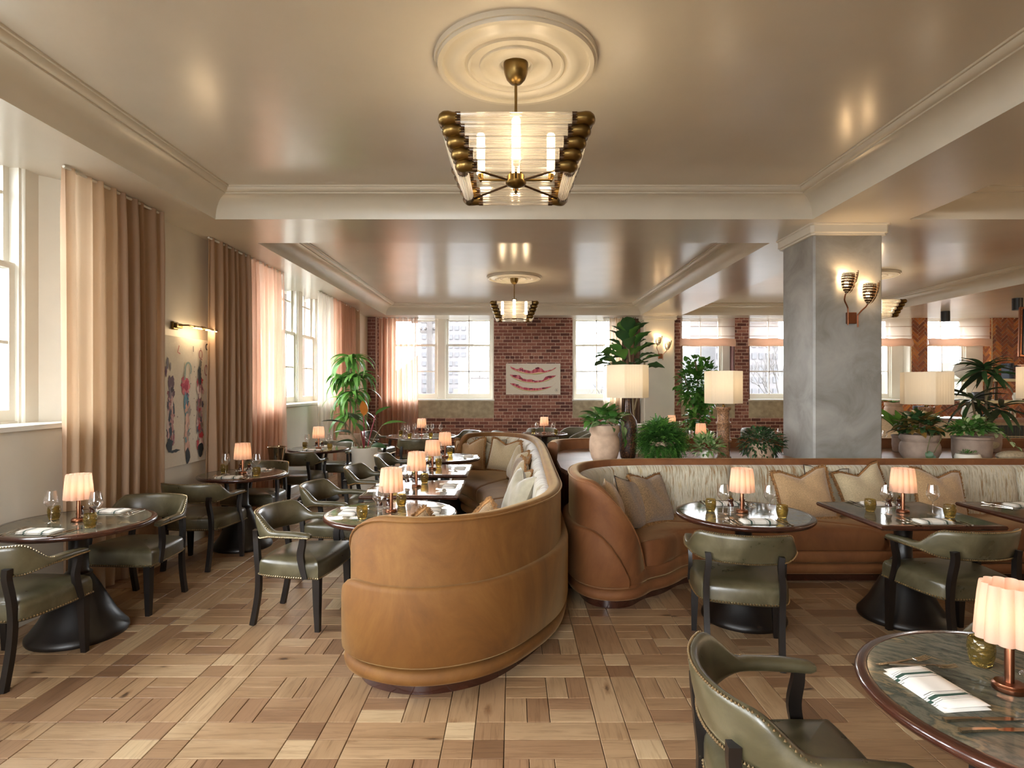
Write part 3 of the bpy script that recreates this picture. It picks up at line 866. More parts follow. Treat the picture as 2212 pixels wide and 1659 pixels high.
# ================================================================ BANQUETTES
def ellf(u, p=1.9): return 1-(1-min(1, max(0, u)))**p
def banquette(spine, front, sgn, top, ends, label, name='banquette', seams=(), mat='velvet', seatseams=(), L0=.62):
    """spine: outer face line of the back (ordered), front: seat edge line. sgn: +1 outward is right of travel"""
    N = 150
    S, LS = resample(catmull(spine, 14), N); Fp, LF = resample(catmull(front, 14), N)
    def normals(P, sg):
        out = []
        for i in range(len(P)):
            t = (P[min(i+1, len(P)-1)]-P[max(i-1, 0)]).normalized(); out.append(Vector((t.y, -t.x, 0))*sg)
        return out
    Nn = normals(S, sgn)
    d = [LS*i/(N-1) for i in range(N)]
    def hup(i):
        h = .17+(top-.17)*ellf(d[i]/L0) if ends[0] else top
        if ends[1]: h = min(h, .17+(top-.17)*ellf((LS-d[i])/.62))
        return h
    def hlow(i):
        h = .6
        if ends[0]: h = min(h, .17+(.43)*ellf((d[i]-.25)/.34, 2.2))
        if ends[1]: h = min(h, .17+(.43)*ellf((LS-d[i]-.25)/.34, 2.2))
        return h
    root = empty(name, (0, 0, 0), 0, label, 'sofa')
    def strip(sec, rng=range(N), P=S, NN=None, cap=True):
        NN = NN or Nn; g = G(); idx = list(rng); m = None; vs = []; uv = []
        for i in idx:
            s_ = sec(i); m = len(s_); acc = 0
            for k, (o_, z) in enumerate(s_):
                p = P[i]+NN[i]*o_; vs.append((p.x, p.y, z)); uv.append((d[i], z))
        n = len(idx)
        fs = [(i*m+k, (i+1)*m+k, (i+1)*m+(k+1) % m, i*m+(k+1) % m) for i in range(n-1) for k in range(m)]
        if cap: fs += [tuple(range(m)), tuple(reversed(range((n-1)*m, n*m)))]
        return g.add(vs, fs, uv)
    TH = .085
    def shell(i):
        t = hup(i)
        return [(0, .15), (.0, t-.03), (-.006, t-.012), (-.02, t-.002), (-.035, t), (-TH+.03, t), (-TH+.012, t-.004), (-TH+.002, t-.014), (-TH, t-.03), (-TH, .15)]
    ob('back_shell', strip(shell).mesh('back_shell', mat, 50), root)
    # piping along the outer top edge
    g = G()
    for off, dz in ((.004, -.018),):
        pts = [(S[i]+Nn[i]*off)+Vector((0, 0, hup(i)+dz)) for i in range(N)]
        tube(g, pts, .006, 6)
    ob('piping', g.mesh('piping', mat), root, label='raised piping around the top rim')
    # lower outer band
    a = next((i for i in range(N) if d[i] > .27), 0) if ends[0] else 0
    b = next((i for i in range(N) if d[i] > LS-.27), N) if ends[1] else N
    def low(i):
        t = max(hlow(i), .19)
        return [(-.01, .18), (.034, .18), (.05, .195), (.052, t-.03), (.048, t-.012), (.036, t-.002), (.022, t), (-.01, t-.004)]
    ob('lower_band', strip(low, range(a, b)).mesh('lower_band', mat, 50), root)
    # inner back cushions in channels
    cuts = [0]+list(seams)+[LS]
    for k in range(len(cuts)-1):
        c0, c1 = cuts[k], cuts[k+1]
        rng = [i for i in range(N) if c0-.03 <= d[i] <= c1+.03]
        if len(rng) < 3: continue
        def sec(i):
            e = min(1, min(d[i]-c0, c1-d[i])/.06); e = max(0, e); bu = math.sqrt(max(0, 1-(1-e)**2))
            t = max(hup(i)-.06, .3); th = .045+.055*bu
            if t < .5: th *= max(.12, (t-.25)/.25)
            z0 = .38 if t > .42 else t-.03
            return [(-TH+.01, z0), (-TH+.01, t-.01), (-TH-.03, t+.004), (-TH-th*.6, t-.004), (-TH-th*.9, t-.03), (-TH-th, t-.07), (-TH-th-.02, (t+z0)/2), (-TH-th-.035, z0)]
        ob('back_cushion', strip(sec, rng).mesh('back_cushion', 'backfab', 60), root, label='striated cream and tan backrest panel' if k == 0 else None)
    # seat
    cuts = [0]+list(seatseams)+[1]
    for k in range(len(cuts)-1):
        c0, c1 = cuts[k], cuts[k+1]
        idx = [i for i in range(N) if c0-.004 <= i/(N-1) <= c1+.004]; g = G(); vs = []; m = 12
        for i in idx:
            p = S[i]-Nn[i]*(TH); q = Fp[i]; u = i/(N-1)
            e = min(u-c0, c1-u)*LF; e = max(0, min(1, e/.05)); dz = .018*(1-math.sqrt(max(0, 1-(1-e)**2)))
            for (f, z) in ((0, .28), (0, .44), (.25, .452), (.55, .462), (.8, .462), (.92, .452), (.975, .436), (1, .41), (1.0, .36), (.995, .3), (.98, .27), (.9, .262)):
                r = p.lerp(q, f); vs.append((r.x, r.y, z-dz*(1 if z > .4 else 0)))
        n = len(idx)
        fs = [(i*m+j, (i+1)*m+j, (i+1)*m+j+1, i*m+j+1) for i in range(n-1) for j in range(m-1)]
        fs += [tuple(range(m)), tuple(reversed(range((n-1)*m, n*m)))]
        g.add(vs, fs); ob('seat_cushion', g.mesh('seat_cushion', mat, 60), root)
    # base rolls follow the whole footprint, plinth inset
    loop = [p.copy() for p in S]+[p.copy() for p in reversed(Fp)]
    Lp, _ = resample(loop+[loop[0]], 2*N+1); Lp = Lp[:-1]
    # light smoothing of the corners
    for _ in range(3): Lp = [(Lp[i-1]+Lp[i]*2+Lp[(i+1) % len(Lp)])/4 for i in range(len(Lp))]
    area = sum(Lp[i-1].x*Lp[i].y-Lp[i].x*Lp[i-1].y for i in range(len(Lp)))
    sg = 1 if area > 0 else -1
    Ln = []
    for i in range(len(Lp)):
        t = (Lp[(i+1) % len(Lp)]-Lp[i-1]).normalized(); Ln.append(Vector((t.y, -t.x, 0))*sg)
    def ring(sec):
        g = G(); m = len(sec); n = len(Lp); vs = []
        for i in range(n):
            for o_, z in sec: p = Lp[i]+Ln[i]*o_; vs.append((p.x, p.y, z))
        return g.add(vs, [(i*m+k, ((i+1) % n)*m+k, ((i+1) % n)*m+(k+1) % m, i*m+(k+1) % m) for i in range(n) for k in range(m)])
    ob('base_roll', ring([(-.05, .17), (.0, .17), (.012, .185), (.014, .215), (.01, .245), (0, .262), (-.05, .262)]).mesh('base_roll', mat, 60), root)
    ob('base_roll', ring([(-.05, .08), (.016, .08), (.036, .092), (.043, .12), (.036, .148), (.016, .16), (-.05, .16)]).mesh('base_roll', mat, 60), root)
    ob('plinth', ring([(-.12, .002), (-.05, .002), (-.05, .085), (-.12, .085)]).mesh('plinth', 'rimwood', 30), root, label='dark red-brown wooden plinth')
    return root

SPA = [(-.80, 3.74), (-.91, 3.56), (-.925, 3.36), (-.81, 3.19), (-.58, 3.095), (-.36, 3.11), (-.13, 3.22), (.05, 3.42), (.25, 3.78), (.345, 4.2), (.362, 4.7), (.372, 5.4), (.385, 6.2), (.39, 7.0), (.37, 7.8),
       (.28, 8.45), (.05, 8.85), (-.3, 9.0), (-.62, 8.86), (-.82, 8.5), (-.84, 8.2)]
FRA = [(-.79, 3.76), (-.62, 3.76), (-.44, 3.9), (-.34, 4.25), (-.31, 4.8), (-.30, 5.5), (-.31, 6.2), (-.38, 6.8), (-.55, 7.3), (-.72, 7.7), (-.82, 8.15)]
banquette(SPA, FRA, 1, .955, (True, True), 'long amber velvet curved banquette in the middle of the room',
          seams=(.95, 1.85, 2.75, 3.6, 4.45, 5.3, 6.1, 6.9), seatseams=(.2, .38, .56, .74), L0=.76)
SPB = [(1.03, 4.52), (.93, 4.37), (.78, 4.31), (.62, 4.34), (.52, 4.46), (.48, 4.66), (.475, 4.95), (.52, 5.25), (.64, 5.5), (.88, 5.68), (1.2, 5.76), (1.6, 5.78), (2.4, 5.78), (3.6, 5.78), (5.2, 5.78), (7.4, 5.78)]
FRB = [(1.05, 4.54), (1.18, 4.6), (1.3, 4.72), (1.42, 4.86), (1.6, 4.93), (2.0, 4.94), (2.8, 4.94), (4.0, 4.94), (5.5, 4.94), (7.4, 4.94)]
banquette(SPB, FRB, -1, .95, (True, False), 'copper velvet banquette curving along the front of the plaster column', mat='velvet2',
          seams=(1.2, 2.25, 3.26, 4.2, 5.1, 6.0, 7.0), seatseams=(.2, .345, .49, .64, .8))
# rear banquette seen as a low rim beyond the planter ledge
SPC = [(.47, 6.9), (.55, 7.2), (.8, 7.36), (1.2, 7.42), (2.2, 7.42), (3.6, 7.42), (5.2, 7.42), (7.6, 7.42)]
g = G()
Sc, Lc = resample(catmull(SPC, 10), 70)
vs = []; m = 8
for i, p in enumerate(Sc):
    t = (Sc[min(i+1, 69)]-Sc[max(i-1, 0)]).normalized(); n_ = Vector((-t.y, t.x, 0))
    for o_, z in ((-.06, .02), (-.06, .96), (-.05, .985), (-.03, 1.0), (.03, 1.0), (.05, .985), (.06, .96), (.06, .02)):
        q = p+n_*o_; vs.append((q.x, q.y, z))
g.add(vs, [(i*m+k, (i+1)*m+k, (i+1)*m+(k+1) % m, i*m+(k+1) % m) for i in range(69) for k in range(m)]+[tuple(range(m)), tuple(reversed(range(69*m, 70*m)))])
rc = empty('banquette', (0, 0, 0), 0, 'rust leather back of the banquette beyond the planter ledge', 'sofa')
ob('back_shell', g.mesh('back_shell', 'velvet2', 50), rc)
g = G()
poly = [(.60, 5.0), (.56, 5.35), (.72, 5.62), (.92, 5.80), (1.3, 5.86), (7.6, 5.86), (7.6, 7.34), (1.2, 7.34), (.8, 7.28), (.6, 7.1), (.47, 6.9), (.46, 6.0), (.47, 5.2), (.52, 5.0)]
# planter ledge top between the banquettes: follows the backs
poly = [(.50, 5.38), (.60, 5.55), (.84, 5.74), (1.18, 5.83), (1.6, 5.85), (3.04, 5.85), (3.04, 6.68), (3.78, 6.68), (3.78, 5.85), (7.6, 5.85), (7.6, 7.34), (1.2, 7.34), (.82, 7.28), (.62, 7.12), (.53, 6.88), (.47, 6.2), (.46, 5.6)]
n = len(poly)
def prism(g, poly, z0, z1):
    n = len(poly)
    return g.add([(*p, z0) for p in poly]+[(*p, z1) for p in poly], [tuple(reversed(range(n))), tuple(range(n, 2*n))]+[(k, (k+1) % n, n+(k+1) % n, n+k) for k in range(n)])
lr = empty('planter_ledge', (0, 0, 0), 0, 'dark walnut ledge between the banquettes carrying pots and lamps', 'ledge')
prism(g, poly, .84, .88); ob('ledge_top', g.mesh('ledge_top', 'ledge', 0), lr)
cx_, cy_ = 1.2, 6.5
g = G(); prism(g, [(p[0]+(.04 if p[0] < 1 else -.02), p[1]+(.03 if p[1] < 6.4 else -.03)) for p in poly], 0, .84)
ob('cabinet_body', g.mesh('cabinet_body', 'rust', 0), lr)

# ================================================================ CHAIRS
def fillet_outline():
    pts = []
    ctrl = [(-.265, .235), (0, .25), (.265, .235), (.29, .2), (.285, 0), (.255, -.18), (.2, -.235), (0, -.255), (-.2, -.235), (-.255, -.18), (-.285, 0), (-.29, .2)]
    return [Vector(p) for p in catmull(ctrl, 5, closed=True)]
OUT = fillet_outline()
def make_chair():
    g = G(); n = len(OUT); rings = [(.96, .352), (.995, .36), (1, .375), (1.0, .42), (.99, .445), (.965, .462), (.9, .474), (.75, .484), (.5, .49), (.25, .492)]
    vs = []
    for s, z in rings:
        for p in OUT: vs.append((p.x*s, p.y*s, z+(.004*(p.y/.25) if z > .45 else 0)))
    vs += [(0, 0, .493), (0, 0, .352)]
    fs = [(r*n+k, r*n+(k+1) % n, (r+1)*n+(k+1) % n, (r+1)*n+k) for r in range(len(rings)-1) for k in range(n)]
    fs += [((len(rings)-1)*n+k, (len(rings)-1)*n+(k+1) % n, len(vs)-2) for k in range(n)]+[((k+1) % n, k, len(vs)-1) for k in range(n)]
    seat = g.add(vs, fs).mesh('seat', 'leather', 60)
    nails = G(); L, tot = resample(OUT+[OUT[0]], 118)
    for p in L[:-1]: q = p.normalized()*.003; ball(nails, p.x+q.x, p.y+q.y, .367, .0068, 6)
    seatn = nails.mesh('nailhead_trim', 'nail')
    # horseshoe back and arms
    path = [(-.292, .18), (-.296, .10), (-.298, .0)]
    for k in range(0, 25):
        a = PI*(1-k/24); path.append((.298*math.cos(a)*1.0, -.02-.255*math.sin(a)**.85 if 0 < k < 24 else -.02))
    path += [(.298, .0), (.296, .10), (.292, .18)]
    Pp, L = resample([Vector((*p, 0)) for p in path], 61)
    def prof(i):
        t = abs(i/60*2-1)
        s = min(1, max(0, (t-.36)/.24)); s = s*s*(3-2*s)
        top = .785*(1-s)+.677*s; bot = .60*(1-s)+.632*s
        if t > .8: top -= .012*(t-.8)/.2; bot -= .004*(t-.8)/.2
        th = .021*(1-s)+.030*s
        return t, top, bot, th, s
    vs = []; m = 12
    nl = G()
    for i, p in enumerate(Pp):
        tn = (Pp[min(i+1, 60)]-Pp[max(i-1, 0)]).normalized(); nn = Vector((tn.y, -tn.x, 0))
        if nn.dot(Vector((p.x, p.y+.05, 0))) < 0: nn = -nn
        t, top, bot, th, s = prof(i); c = (top+bot)/2; hh = (top-bot)/2
        tip = 1 if t < .96 else math.sqrt(max(0, 1-((t-.96)/.05)**2))
        lean = .035*(1-s)
        for k in range(m):
            a = 2*PI*k/m; ca, sa = math.cos(a), math.sin(a)
            ex = abs(ca)**.6*(1 if ca > 0 else -1); ez = abs(sa)**.6*(1 if sa > 0 else -1)
            z = c+hh*ez*tip; o_ = th*ex*tip+lean*(z-.6)/.18
            q = p+nn*o_; vs.append((q.x, q.y, z))
    fs = [(i*m+k, (i+1)*m+k, (i+1)*m+(k+1) % m, i*m+(k+1) % m) for i in range(60) for k in range(m)]+[tuple(range(m)), tuple(reversed(range(60*m, 61*m)))]
    back = G().add(vs, fs).mesh('backrest', 'leather', 60)
    # nailheads along lower outer edge and inner upper edge
    P2, L2 = resample([Vector(v) for v in [(*p, 0) for p in path]], 118)
    for i, p in enumerate(P2[1:-1], 1):
        tn = (P2[i+1]-P2[i-1]).normalized(); nn = Vector((tn.y, -tn.x, 0))
        if nn.dot(Vector((p.x, p.y+.05, 0))) < 0: nn = -nn
        t, top, bot, th, s = prof(i/117*60)
        q = p+nn*(th+.000+.035*(1-s)*.05); ball(nl, q.x, q.y, bot+.012, .0066, 6)
        if t < .62:
            q = p+nn*(th*.55+.035*(1-s)*(top-.6)/.18); ball(nl, q.x, q.y, top-.004, .0056, 6)
    backn = nl.mesh('nailhead_trim', 'nail')
    parts = [('seat', seat, {'sub': [('nailhead_trim', seatn, 'stuff')]}), ('backrest', back, {'sub': [('nailhead_trim', backn, 'stuff')]})]
    def bar(pts, sizes, nm):
        g = G(); sweep(g, pts, rect(1, 1), sizes, up=(0, 1, 0) if nm == 'leg' else (0, 1, 0)); return g.mesh(nm, 'darkwood', 30)
    for s in (-1, 1):
        parts.append(('leg', bar([(s*.252, .205, .36), (s*.255, .208, .18), (s*.258, .213, .0)], [(.05, .05), (.043, .043), (.032, .032)], 'leg')))
        pts = catmull([(s*.205, -.262, .66), (s*.20, -.26, .60), (s*.212, -.246, .48), (s*.212, -.236, .36), (s*.208, -.246, .2), (s*.205, -.285, .0)], 4)
        parts.append(('leg', bar(pts, [(.034, .036)]*len(pts), 'leg')))
        pts = catmull([(s*.293, .125, .65), (s*.291, .12, .6), (s*.287, .105, .52), (s*.288, .118, .44), (s*.291, .14, .36)], 4)
        parts.append(('arm_support', bar(pts, [(.024, .034+.012*math.sin(PI*k/(len(pts)-1))) for k in range(len(pts))], 'arm_support')))
    return parts
CH = make_chair()
def chair(x, y, deg, label, group=None):
    return inst(CH, 'dining_chair', (x, y, 0), -R(deg), label, 'chair', group)
for a in [
 (-2.93, 3.46, 3, 'olive leather armchair tucked against the near left window table, back to the viewer'),
 (-2.86, 4.46, 184, 'olive leather armchair facing the viewer across the near left window table'),
 (-2.9, 5.52, 3, 'olive leather armchair under the three-figure painting, back turned'),
 (-2.87, 6.6, 184, 'olive leather armchair beside the second pair of linen curtains'),
 (-2.88, 8.0, 2, 'olive leather armchair next to the brass ice bucket stand, back turned'),
 (-2.79, 9.1, 185, 'olive leather armchair behind the third window table, beside the rubber plant pot'),
 (-1.49, 4.24, 97, 'olive leather armchair standing alone in the aisle near the banquette end'),
 (-1.56, 5.28, 93, 'olive leather armchair at the nearer square banquette table'),
 (-1.5, 6.42, 93, 'olive leather armchair at the farther square banquette table'),
 (-1.43, 7.5, 91, 'olive leather armchair at the far round banquette table'),
 (-1.63, 9.98, 0, 'olive leather chair with its back to the viewer at the big six-glass table'),
 (-2.45, 10.25, 55, 'olive leather armchair right of the rubber plant at the big six-glass table'),
 (-2.6, 11.35, 105, 'olive leather armchair half hidden behind the rubber plant leaves'),
 (-.95, 11.45, 225, 'olive leather armchair on the far right side of the big six-glass table'),
 (1.43, 3.72, 14, 'olive leather armchair pushed up to the round table by the copper banquette'),
 (2.83, 3.8, -5, 'olive leather armchair at the square table by the copper banquette'),
 (.885, 1.82, 93, 'olive leather armchair in the bottom right corner, cropped by the frame'),
 (2.13, 2.2, 236, 'olive leather armchair mostly hidden behind the nearest marble table'),
]: chair(*a)

# ================================================================ TABLES
def pedestal():
    g = G(); lathe(g, [(.0, .0), (.285, 0), (.29, .012), (.288, .03), (.27, .05), (.22, .12), (.165, .23), (.12, .32), (.085, .38), (.075, .395)], 40)
    base = g.mesh('pedestal_base', 'darkwood', 50)
    g = G(); lathe(g, [(.07, .39), (.078, .395), (.08, .41), (.07, .42), (.058, .43), (.056, .56), (.058, .64), (.07, .67), (.10, .70), (.13, .713)], 32)
    return base, g.mesh('pedestal_column', 'darkwood', 50)
PB, PC = pedestal()
def round_top(Rr):
    g = G(); lathe(g, [(0, .712), (Rr-.03, .712), (Rr-.012, .716), (Rr-.002, .727), (Rr, .736), (Rr-.003, .745), (Rr-.012, .75), (Rr-.034, .7505), (Rr-.036, .748)], 64)
    rim = g.mesh('rim', 'rimwood', 50)
    g = G(); lathe(g, [(Rr-.036, .7485), (Rr-.037, .7495), (0.001, .7495)], 64); g.uv = g.uv
    return [('rim', rim), ('marble_top', g.mesh('marble_top', 'marble', 30)), ('pedestal_base', PB), ('pedestal_column', PC)]
def square_top(w_, d_):
    g = G(); X, Y = w_/2, d_/2
    rings = [(0.1, .712), (.025, .712), (.006, .72), (0, .733), (.004, .745), (.014, .75), (.036, .7505), (.038, .7485)]
    vs = []
    for e, z in rings: vs += [(-X+e, -Y+e, z), (X-e, -Y+e, z), (X-e, Y-e, z), (-X+e, Y-e, z)]
    fs = [(r*4+k, r*4+(k+1) % 4, (r+1)*4+(k+1) % 4, (r+1)*4+k) for r in range(len(rings)-1) for k in range(4)]+[(3, 2, 1, 0)]
    rim = g.add(vs, fs).mesh('rim', 'rimwood', 30)
    g = G(); e = .037; g.add([(-X+e, -Y+e, .7495), (X-e, -Y+e, .7495), (X-e, Y-e, .7495), (-X+e, Y-e, .7495)], [(0, 1, 2, 3)])
    return [('rim', rim), ('marble_top', g.mesh('marble_top', 'marble', 0)), ('pedestal_base', PB), ('pedestal_column', PC)]
RT = {r: round_top(r) for r in (.45, .455, .47, .5, .64, .43)}
ST = square_top(.82, .82)

# ---- table items
def fluted_shade():
    g = G(); prof = [(.083, 0), (.0815, .03), (.078, .08), (.0735, .13), (.070, .158), (.0685, .165)]
    n = 96; m = n; vs = []; uv = []
    for i, (r, z) in enumerate(prof):
        for k in range(n):
            t = 2*PI*k/n; rr = r*(.9+.15*abs(math.sin(6*t))**.8)
            vs.append((rr*math.cos(t), rr*math.sin(t), z)); uv.append((k/n, i/5))
    fs = [(i*m+k, i*m+(k+1) % m, (i+1)*m+(k+1) % m, (i+1)*m+k) for i in range(5) for k in range(n)]
    g.add(vs, fs, uv)
    return g.mesh('lamp_shade', 'shade', 30)
g = G(); lathe(g, [(0, 0), (.042, 0), (.043, .004), (.043, .014), (.039, .017), (.037, .022), (.018, .024), (0, .024)], 32); LB = g.mesh('base', 'copper')
g = G(); lathe(g, [(.0125, .02), (.0125, .21), (.009, .215)], 16); LS_ = g.mesh('stem', 'copper')
g = G(); lathe(g, [(.0, .20), (.015, .205), (.02, .225), (.015, .245), (0, .252)], 12); LBu = g.mesh('bulb', 'bulb')
LAMP = [('base', LB), ('stem', LS_), ('lamp_shade', fluted_shade(), {'at': (0, 0, .15)}), ('bulb', LBu)]
g = G(); lathe(g, [(.034, 0), (.033, .002), (.008, .004), (.0035, .012), (.003, .05), (.0035, .088), (.012, .096), (.028, .112), (.041, .134), (.0425, .142), (.038, .165), (.031, .205), (.0305, .21)], 28)
WG = g.mesh('wine_glass', 'wineglass', 60)
g = G(); lathe(g, [(0, 0), (.026, 0), (.029, .004), (.036, .03), (.039, .055), (.037, .078), (.035, .088), (.0335, .088), (.0355, .077), (.037, .055), (.034, .032), (.027, .012), (0, .011)], 24)
TU = g.mesh('tumbler', 'amber', 60)
g = G(); lathe(g, [(0, .03), (.022, .03), (.023, .036), (.019, .05), (.0155, .06), (.019, .07), (.022, .078), (.02, .084), (0, .085)], 20); M1 = g.mesh('mill_body', 'rimwood')
g = G(); lathe(g, [(0, 0), (.021, 0), (.021, .03), (0, .03)], 20); M2 = g.mesh('glass_jar', 'wineglass')
g = G(); lathe(g, [(.017, .085), (.014, .09), (.004, .094), (.006, .1), (.006, .106), (0, .108)], 16); M3 = g.mesh('brass_cap', 'brass')
MILL = [('mill_body', M1), ('glass_jar', M2), ('brass_cap', M3)]
def mk_napkin():
    g = G(); nx, ny = 22, 6; vs = []
    def sheet(z, x0, x1, y0, y1, th, wob):
        vs = []
        for j in (0, 1):
            for a in range(nx+1):
                for b in range(ny+1):
                    x = x0+(x1-x0)*a/nx; y = y0+(y1-y0)*b/ny
                    e = 1 if 0 < b < ny and 0 < a < nx else 0
                    vs.append((x, y, z+(th*e+wob*math.sin(x*40+y*22) if j else 0)))
        K = (nx+1)*(ny+1); fs = []
        for a in range(nx):
            for b in range(ny):
                q = [a*(ny+1)+b, (a+1)*(ny+1)+b, (a+1)*(ny+1)+b+1, a*(ny+1)+b+1]
                fs.append(tuple(K+i for i in q)); fs.append(tuple(reversed(q)))
        g.add(vs, fs)
    sheet(0.0, -.11, .11, -.06, .06, .008, .0008); sheet(.009, -.109, .11, -.058, .059, .008, .001)
    return g.mesh('napkin', 'napkin', 180)
NA = mk_napkin()
def mk_fork():
    g = G(); pts = [(0, -.1, .003), (0, -.05, .004), (0, 0, .006), (0, .03, .009), (0, .045, .006)]
    sweep(g, pts, rect(1, 1), [(.014, .004), (.009, .003), (.006, .003), (.007, .003), (.016, .002)])
    lathe(g, [(0, -.001), (.007, .002), (0, .004)], 8, cy=-.1, z0=.003)
    box(g, -.012, .012, .042, .056, .004, .006)
    for x in (-.0105, -.0038, .0032, .0098): sweep(g, [(x, .055, .005), (x, .075, .007), (x, .098, .012)], rect(1, 1), [(.0032, .002), (.003, .002), (.0018, .0012)])
    return g.mesh('fork', 'silver', 40)
def mk_knife():
    g = G(); sweep(g, [(0, -.11, .004), (0, -.06, .005), (0, -.01, .005)], rect(1, 1), [(.014, .008), (.011, .007), (.009, .006)])
    sweep(g, [(0, -.01, .003), (0, .02, .003), (.002, .07, .003), (.004, .11, .003)], rect(1, 1), [(.008, .003), (.017, .002), (.017, .002), (.004, .001)])
    return g.mesh('knife', 'silver', 40)
FO, KN = mk_fork(), mk_knife()
def setting(cx, cy, deg, tname, near='near', far='far', R_=.45, full=True, lampdx=0, skip=(), e=1.0, glasses=2, lr=('left', 'right')):
    """place settings across a table; local -y is the diner nearest the viewer / aisle"""
    rot = -R(deg); c, s = math.cos(rot), math.sin(rot)
    def W(x, y): return (cx+x*c-y*s, cy+x*s+y*c, .75)
    Z = .7502
    def put(nm, me, x, y, rz, lab, cat, grp, z=Z):
        p = W(x, y); return ob(nm, me, None, (p[0], p[1], z), (0, 0, rot+rz), lab, cat, grp)
    p = W(lampdx, 0); inst(LAMP, 'table_lamp', (p[0], p[1], Z), 0, 'glowing pleated blush lamp on %s' % tname, 'lamp', 'pleated cordless table lamps')
    point(p[0], p[1], .985, .5*e, r=.02)
    gl = [(-.15, -.05), (.17, -.06)] if glasses == 2 else [(-.33, -.05), (-.2, -.3), (-.18, .28), (.13, -.22), (.16, .22), (.34, .05)]
    names = [near+' '+lr[0], near+' '+lr[1]] if glasses == 2 else ['outer left', 'near left', 'far left', 'near right', 'far right', 'outer right']
    if 'glass' not in skip:
        for (x, y), nn in zip(gl, lr if glasses == 2 else names): put('wine_glass', WG, x, y, 0, 'wine glass %s of the lamp on %s' % (nn, tname), 'glass', 'stemmed wine glasses')
    tl_ = [(-.21, .04), (.215, -.16)] if glasses == 2 else [(-.4, .1), (-.15, -.4), (.22, -.38), (.42, -.1)]
    if 'tumbler' not in skip:
        for (x, y), nn in zip(tl_, lr if glasses == 2 else ('outer left', 'near left', 'near right', 'outer right')):
            put('tumbler', TU, x, y, x*9, 'amber tumbler %s of the lamp on %s' % (nn, tname), 'glass', 'amber tumblers')
    if not full: return
    for k, (x, y) in enumerate(((-.055, .075), (.03, .085)) if deg < 60 else ((-.08, -.03), (-.09, -.1))):
        p = W(x, y); inst(MILL, 'pepper_mill', (p[0], p[1], Z), 0, '%s one of the wooden mills on %s' % (('left', 'right')[k], tname), 'mill', 'salt and pepper mills')
    for sgn, nn in ((1, near), (-1, far)):
        if nn in skip: continue
        yy = -sgn*(R_-.155); rz = 0 if sgn > 0 else PI
        put('napkin', NA, 0, yy, rz, 'striped napkin at the %s place of %s' % (nn, tname), 'napkin', 'folded striped napkins')
        for k in (0, 1):
            put('fork', FO, -sgn*(.145+.032*k), yy, rz+.03*k, '%s fork at the %s place of %s' % (('inner', 'outer')[k], nn, tname), 'fork', 'silver forks')
            put('knife', KN, sgn*(.15+.03*k), yy, rz, '%s knife at the %s place of %s' % (('inner', 'outer')[k], nn, tname), 'knife', 'silver knives')
def rtable(x, y, r, label): return inst(RT[r], 'round_table', (x, y, 0), random.uniform(0, 6), label, 'table', 'marble tables with dark pedestals')
def stable(x, y, label): return inst(ST, 'square_table', (x, y, 0), 0, label, 'table', 'marble tables with dark pedestals')
rtable(-2.9, 3.93, .455, 'round green marble table nearest the left window'); setting(-2.9, 3.93, 4, 'the nearest left window table')
rtable(-2.79, 6.08, .43, 'round marble table in front of the three-figure painting'); setting(-2.79, 6.08, 0, 'the table in front of the painting', R_=.43)
rtable(-2.82, 8.55, .43, 'round marble table between the ice bucket and the rubber plant'); setting(-2.82, 8.55, 0, 'the table beside the rubber plant', R_=.43)
rtable(-.87, 4.22, .47, 'round marble table behind the near end of the amber banquette'); setting(-.87, 4.22, 88, 'the round table behind the near banquette end', near='aisle', far='bench', lr=('behind', 'in front'))
stable(-.86, 5.25, 'nearer square marble table along the amber banquette'); setting(-.86, 5.27, 90, 'the nearer square table', near='aisle', far='bench', lr=('behind', 'in front'))
stable(-.87, 6.4, 'farther square marble table along the amber banquette'); setting(-.87, 6.4, 90, 'the farther square table', near='aisle', far='bench', lr=('behind', 'in front'))
rtable(-.86, 7.5, .45, 'round marble table inside the far curve of the amber banquette'); setting(-.86, 7.5, 90, 'the round table in the far banquette curve', near='aisle', far='bench', lr=('behind', 'in front'))
rtable(-1.66, 10.75, .64, 'large round table set for six near the brick wall'); setting(-1.66, 10.75, 0, 'the big six-seat table', R_=.64, glasses=6, full=False)
rtable(.61, 11.3, .45, 'round table with tub chairs under the melon poster'); setting(.61, 11.3, 0, 'the table under the melon poster', full=False)
rtable(1.65, 4.2, .47, 'round glossy marble table in front of the copper banquette'); setting(1.64, 4.2, 2, 'the round table by the copper banquette')
stable(2.79, 4.2, 'square marble table in front of the copper banquette'); setting(2.79, 4.2, 0, 'the square table by the copper banquette', e=.8)
stable(3.88, 4.2, 'square marble table cut off by the right edge of the photo')
for k_, (x, y) in enumerate(((3.65, 4.03), (3.76, 4.12))):
    if k_ == 0: ob('tumbler', TU, None, (3.73, 4.16, .7502), (0, 0, 1), 'amber tumbler on the cropped table at the right edge', 'glass', 'amber tumblers')
    else: ob('wine_glass', WG, None, (3.87, 4.3, .7502), None, 'stemmed wine glass on the cropped table at the right edge', 'glass', 'stemmed wine glasses')
ob('napkin', NA, None, (3.85, 4.45, .7502), (0, 0, .1), 'folded striped napkin on the cropped table at the right edge', 'napkin', 'folded striped napkins')
ob('fork', FO, None, (3.66, 4.44, .7502), (0, 0, .5), 'silver fork on the cropped table at the right edge', 'fork', 'silver forks')
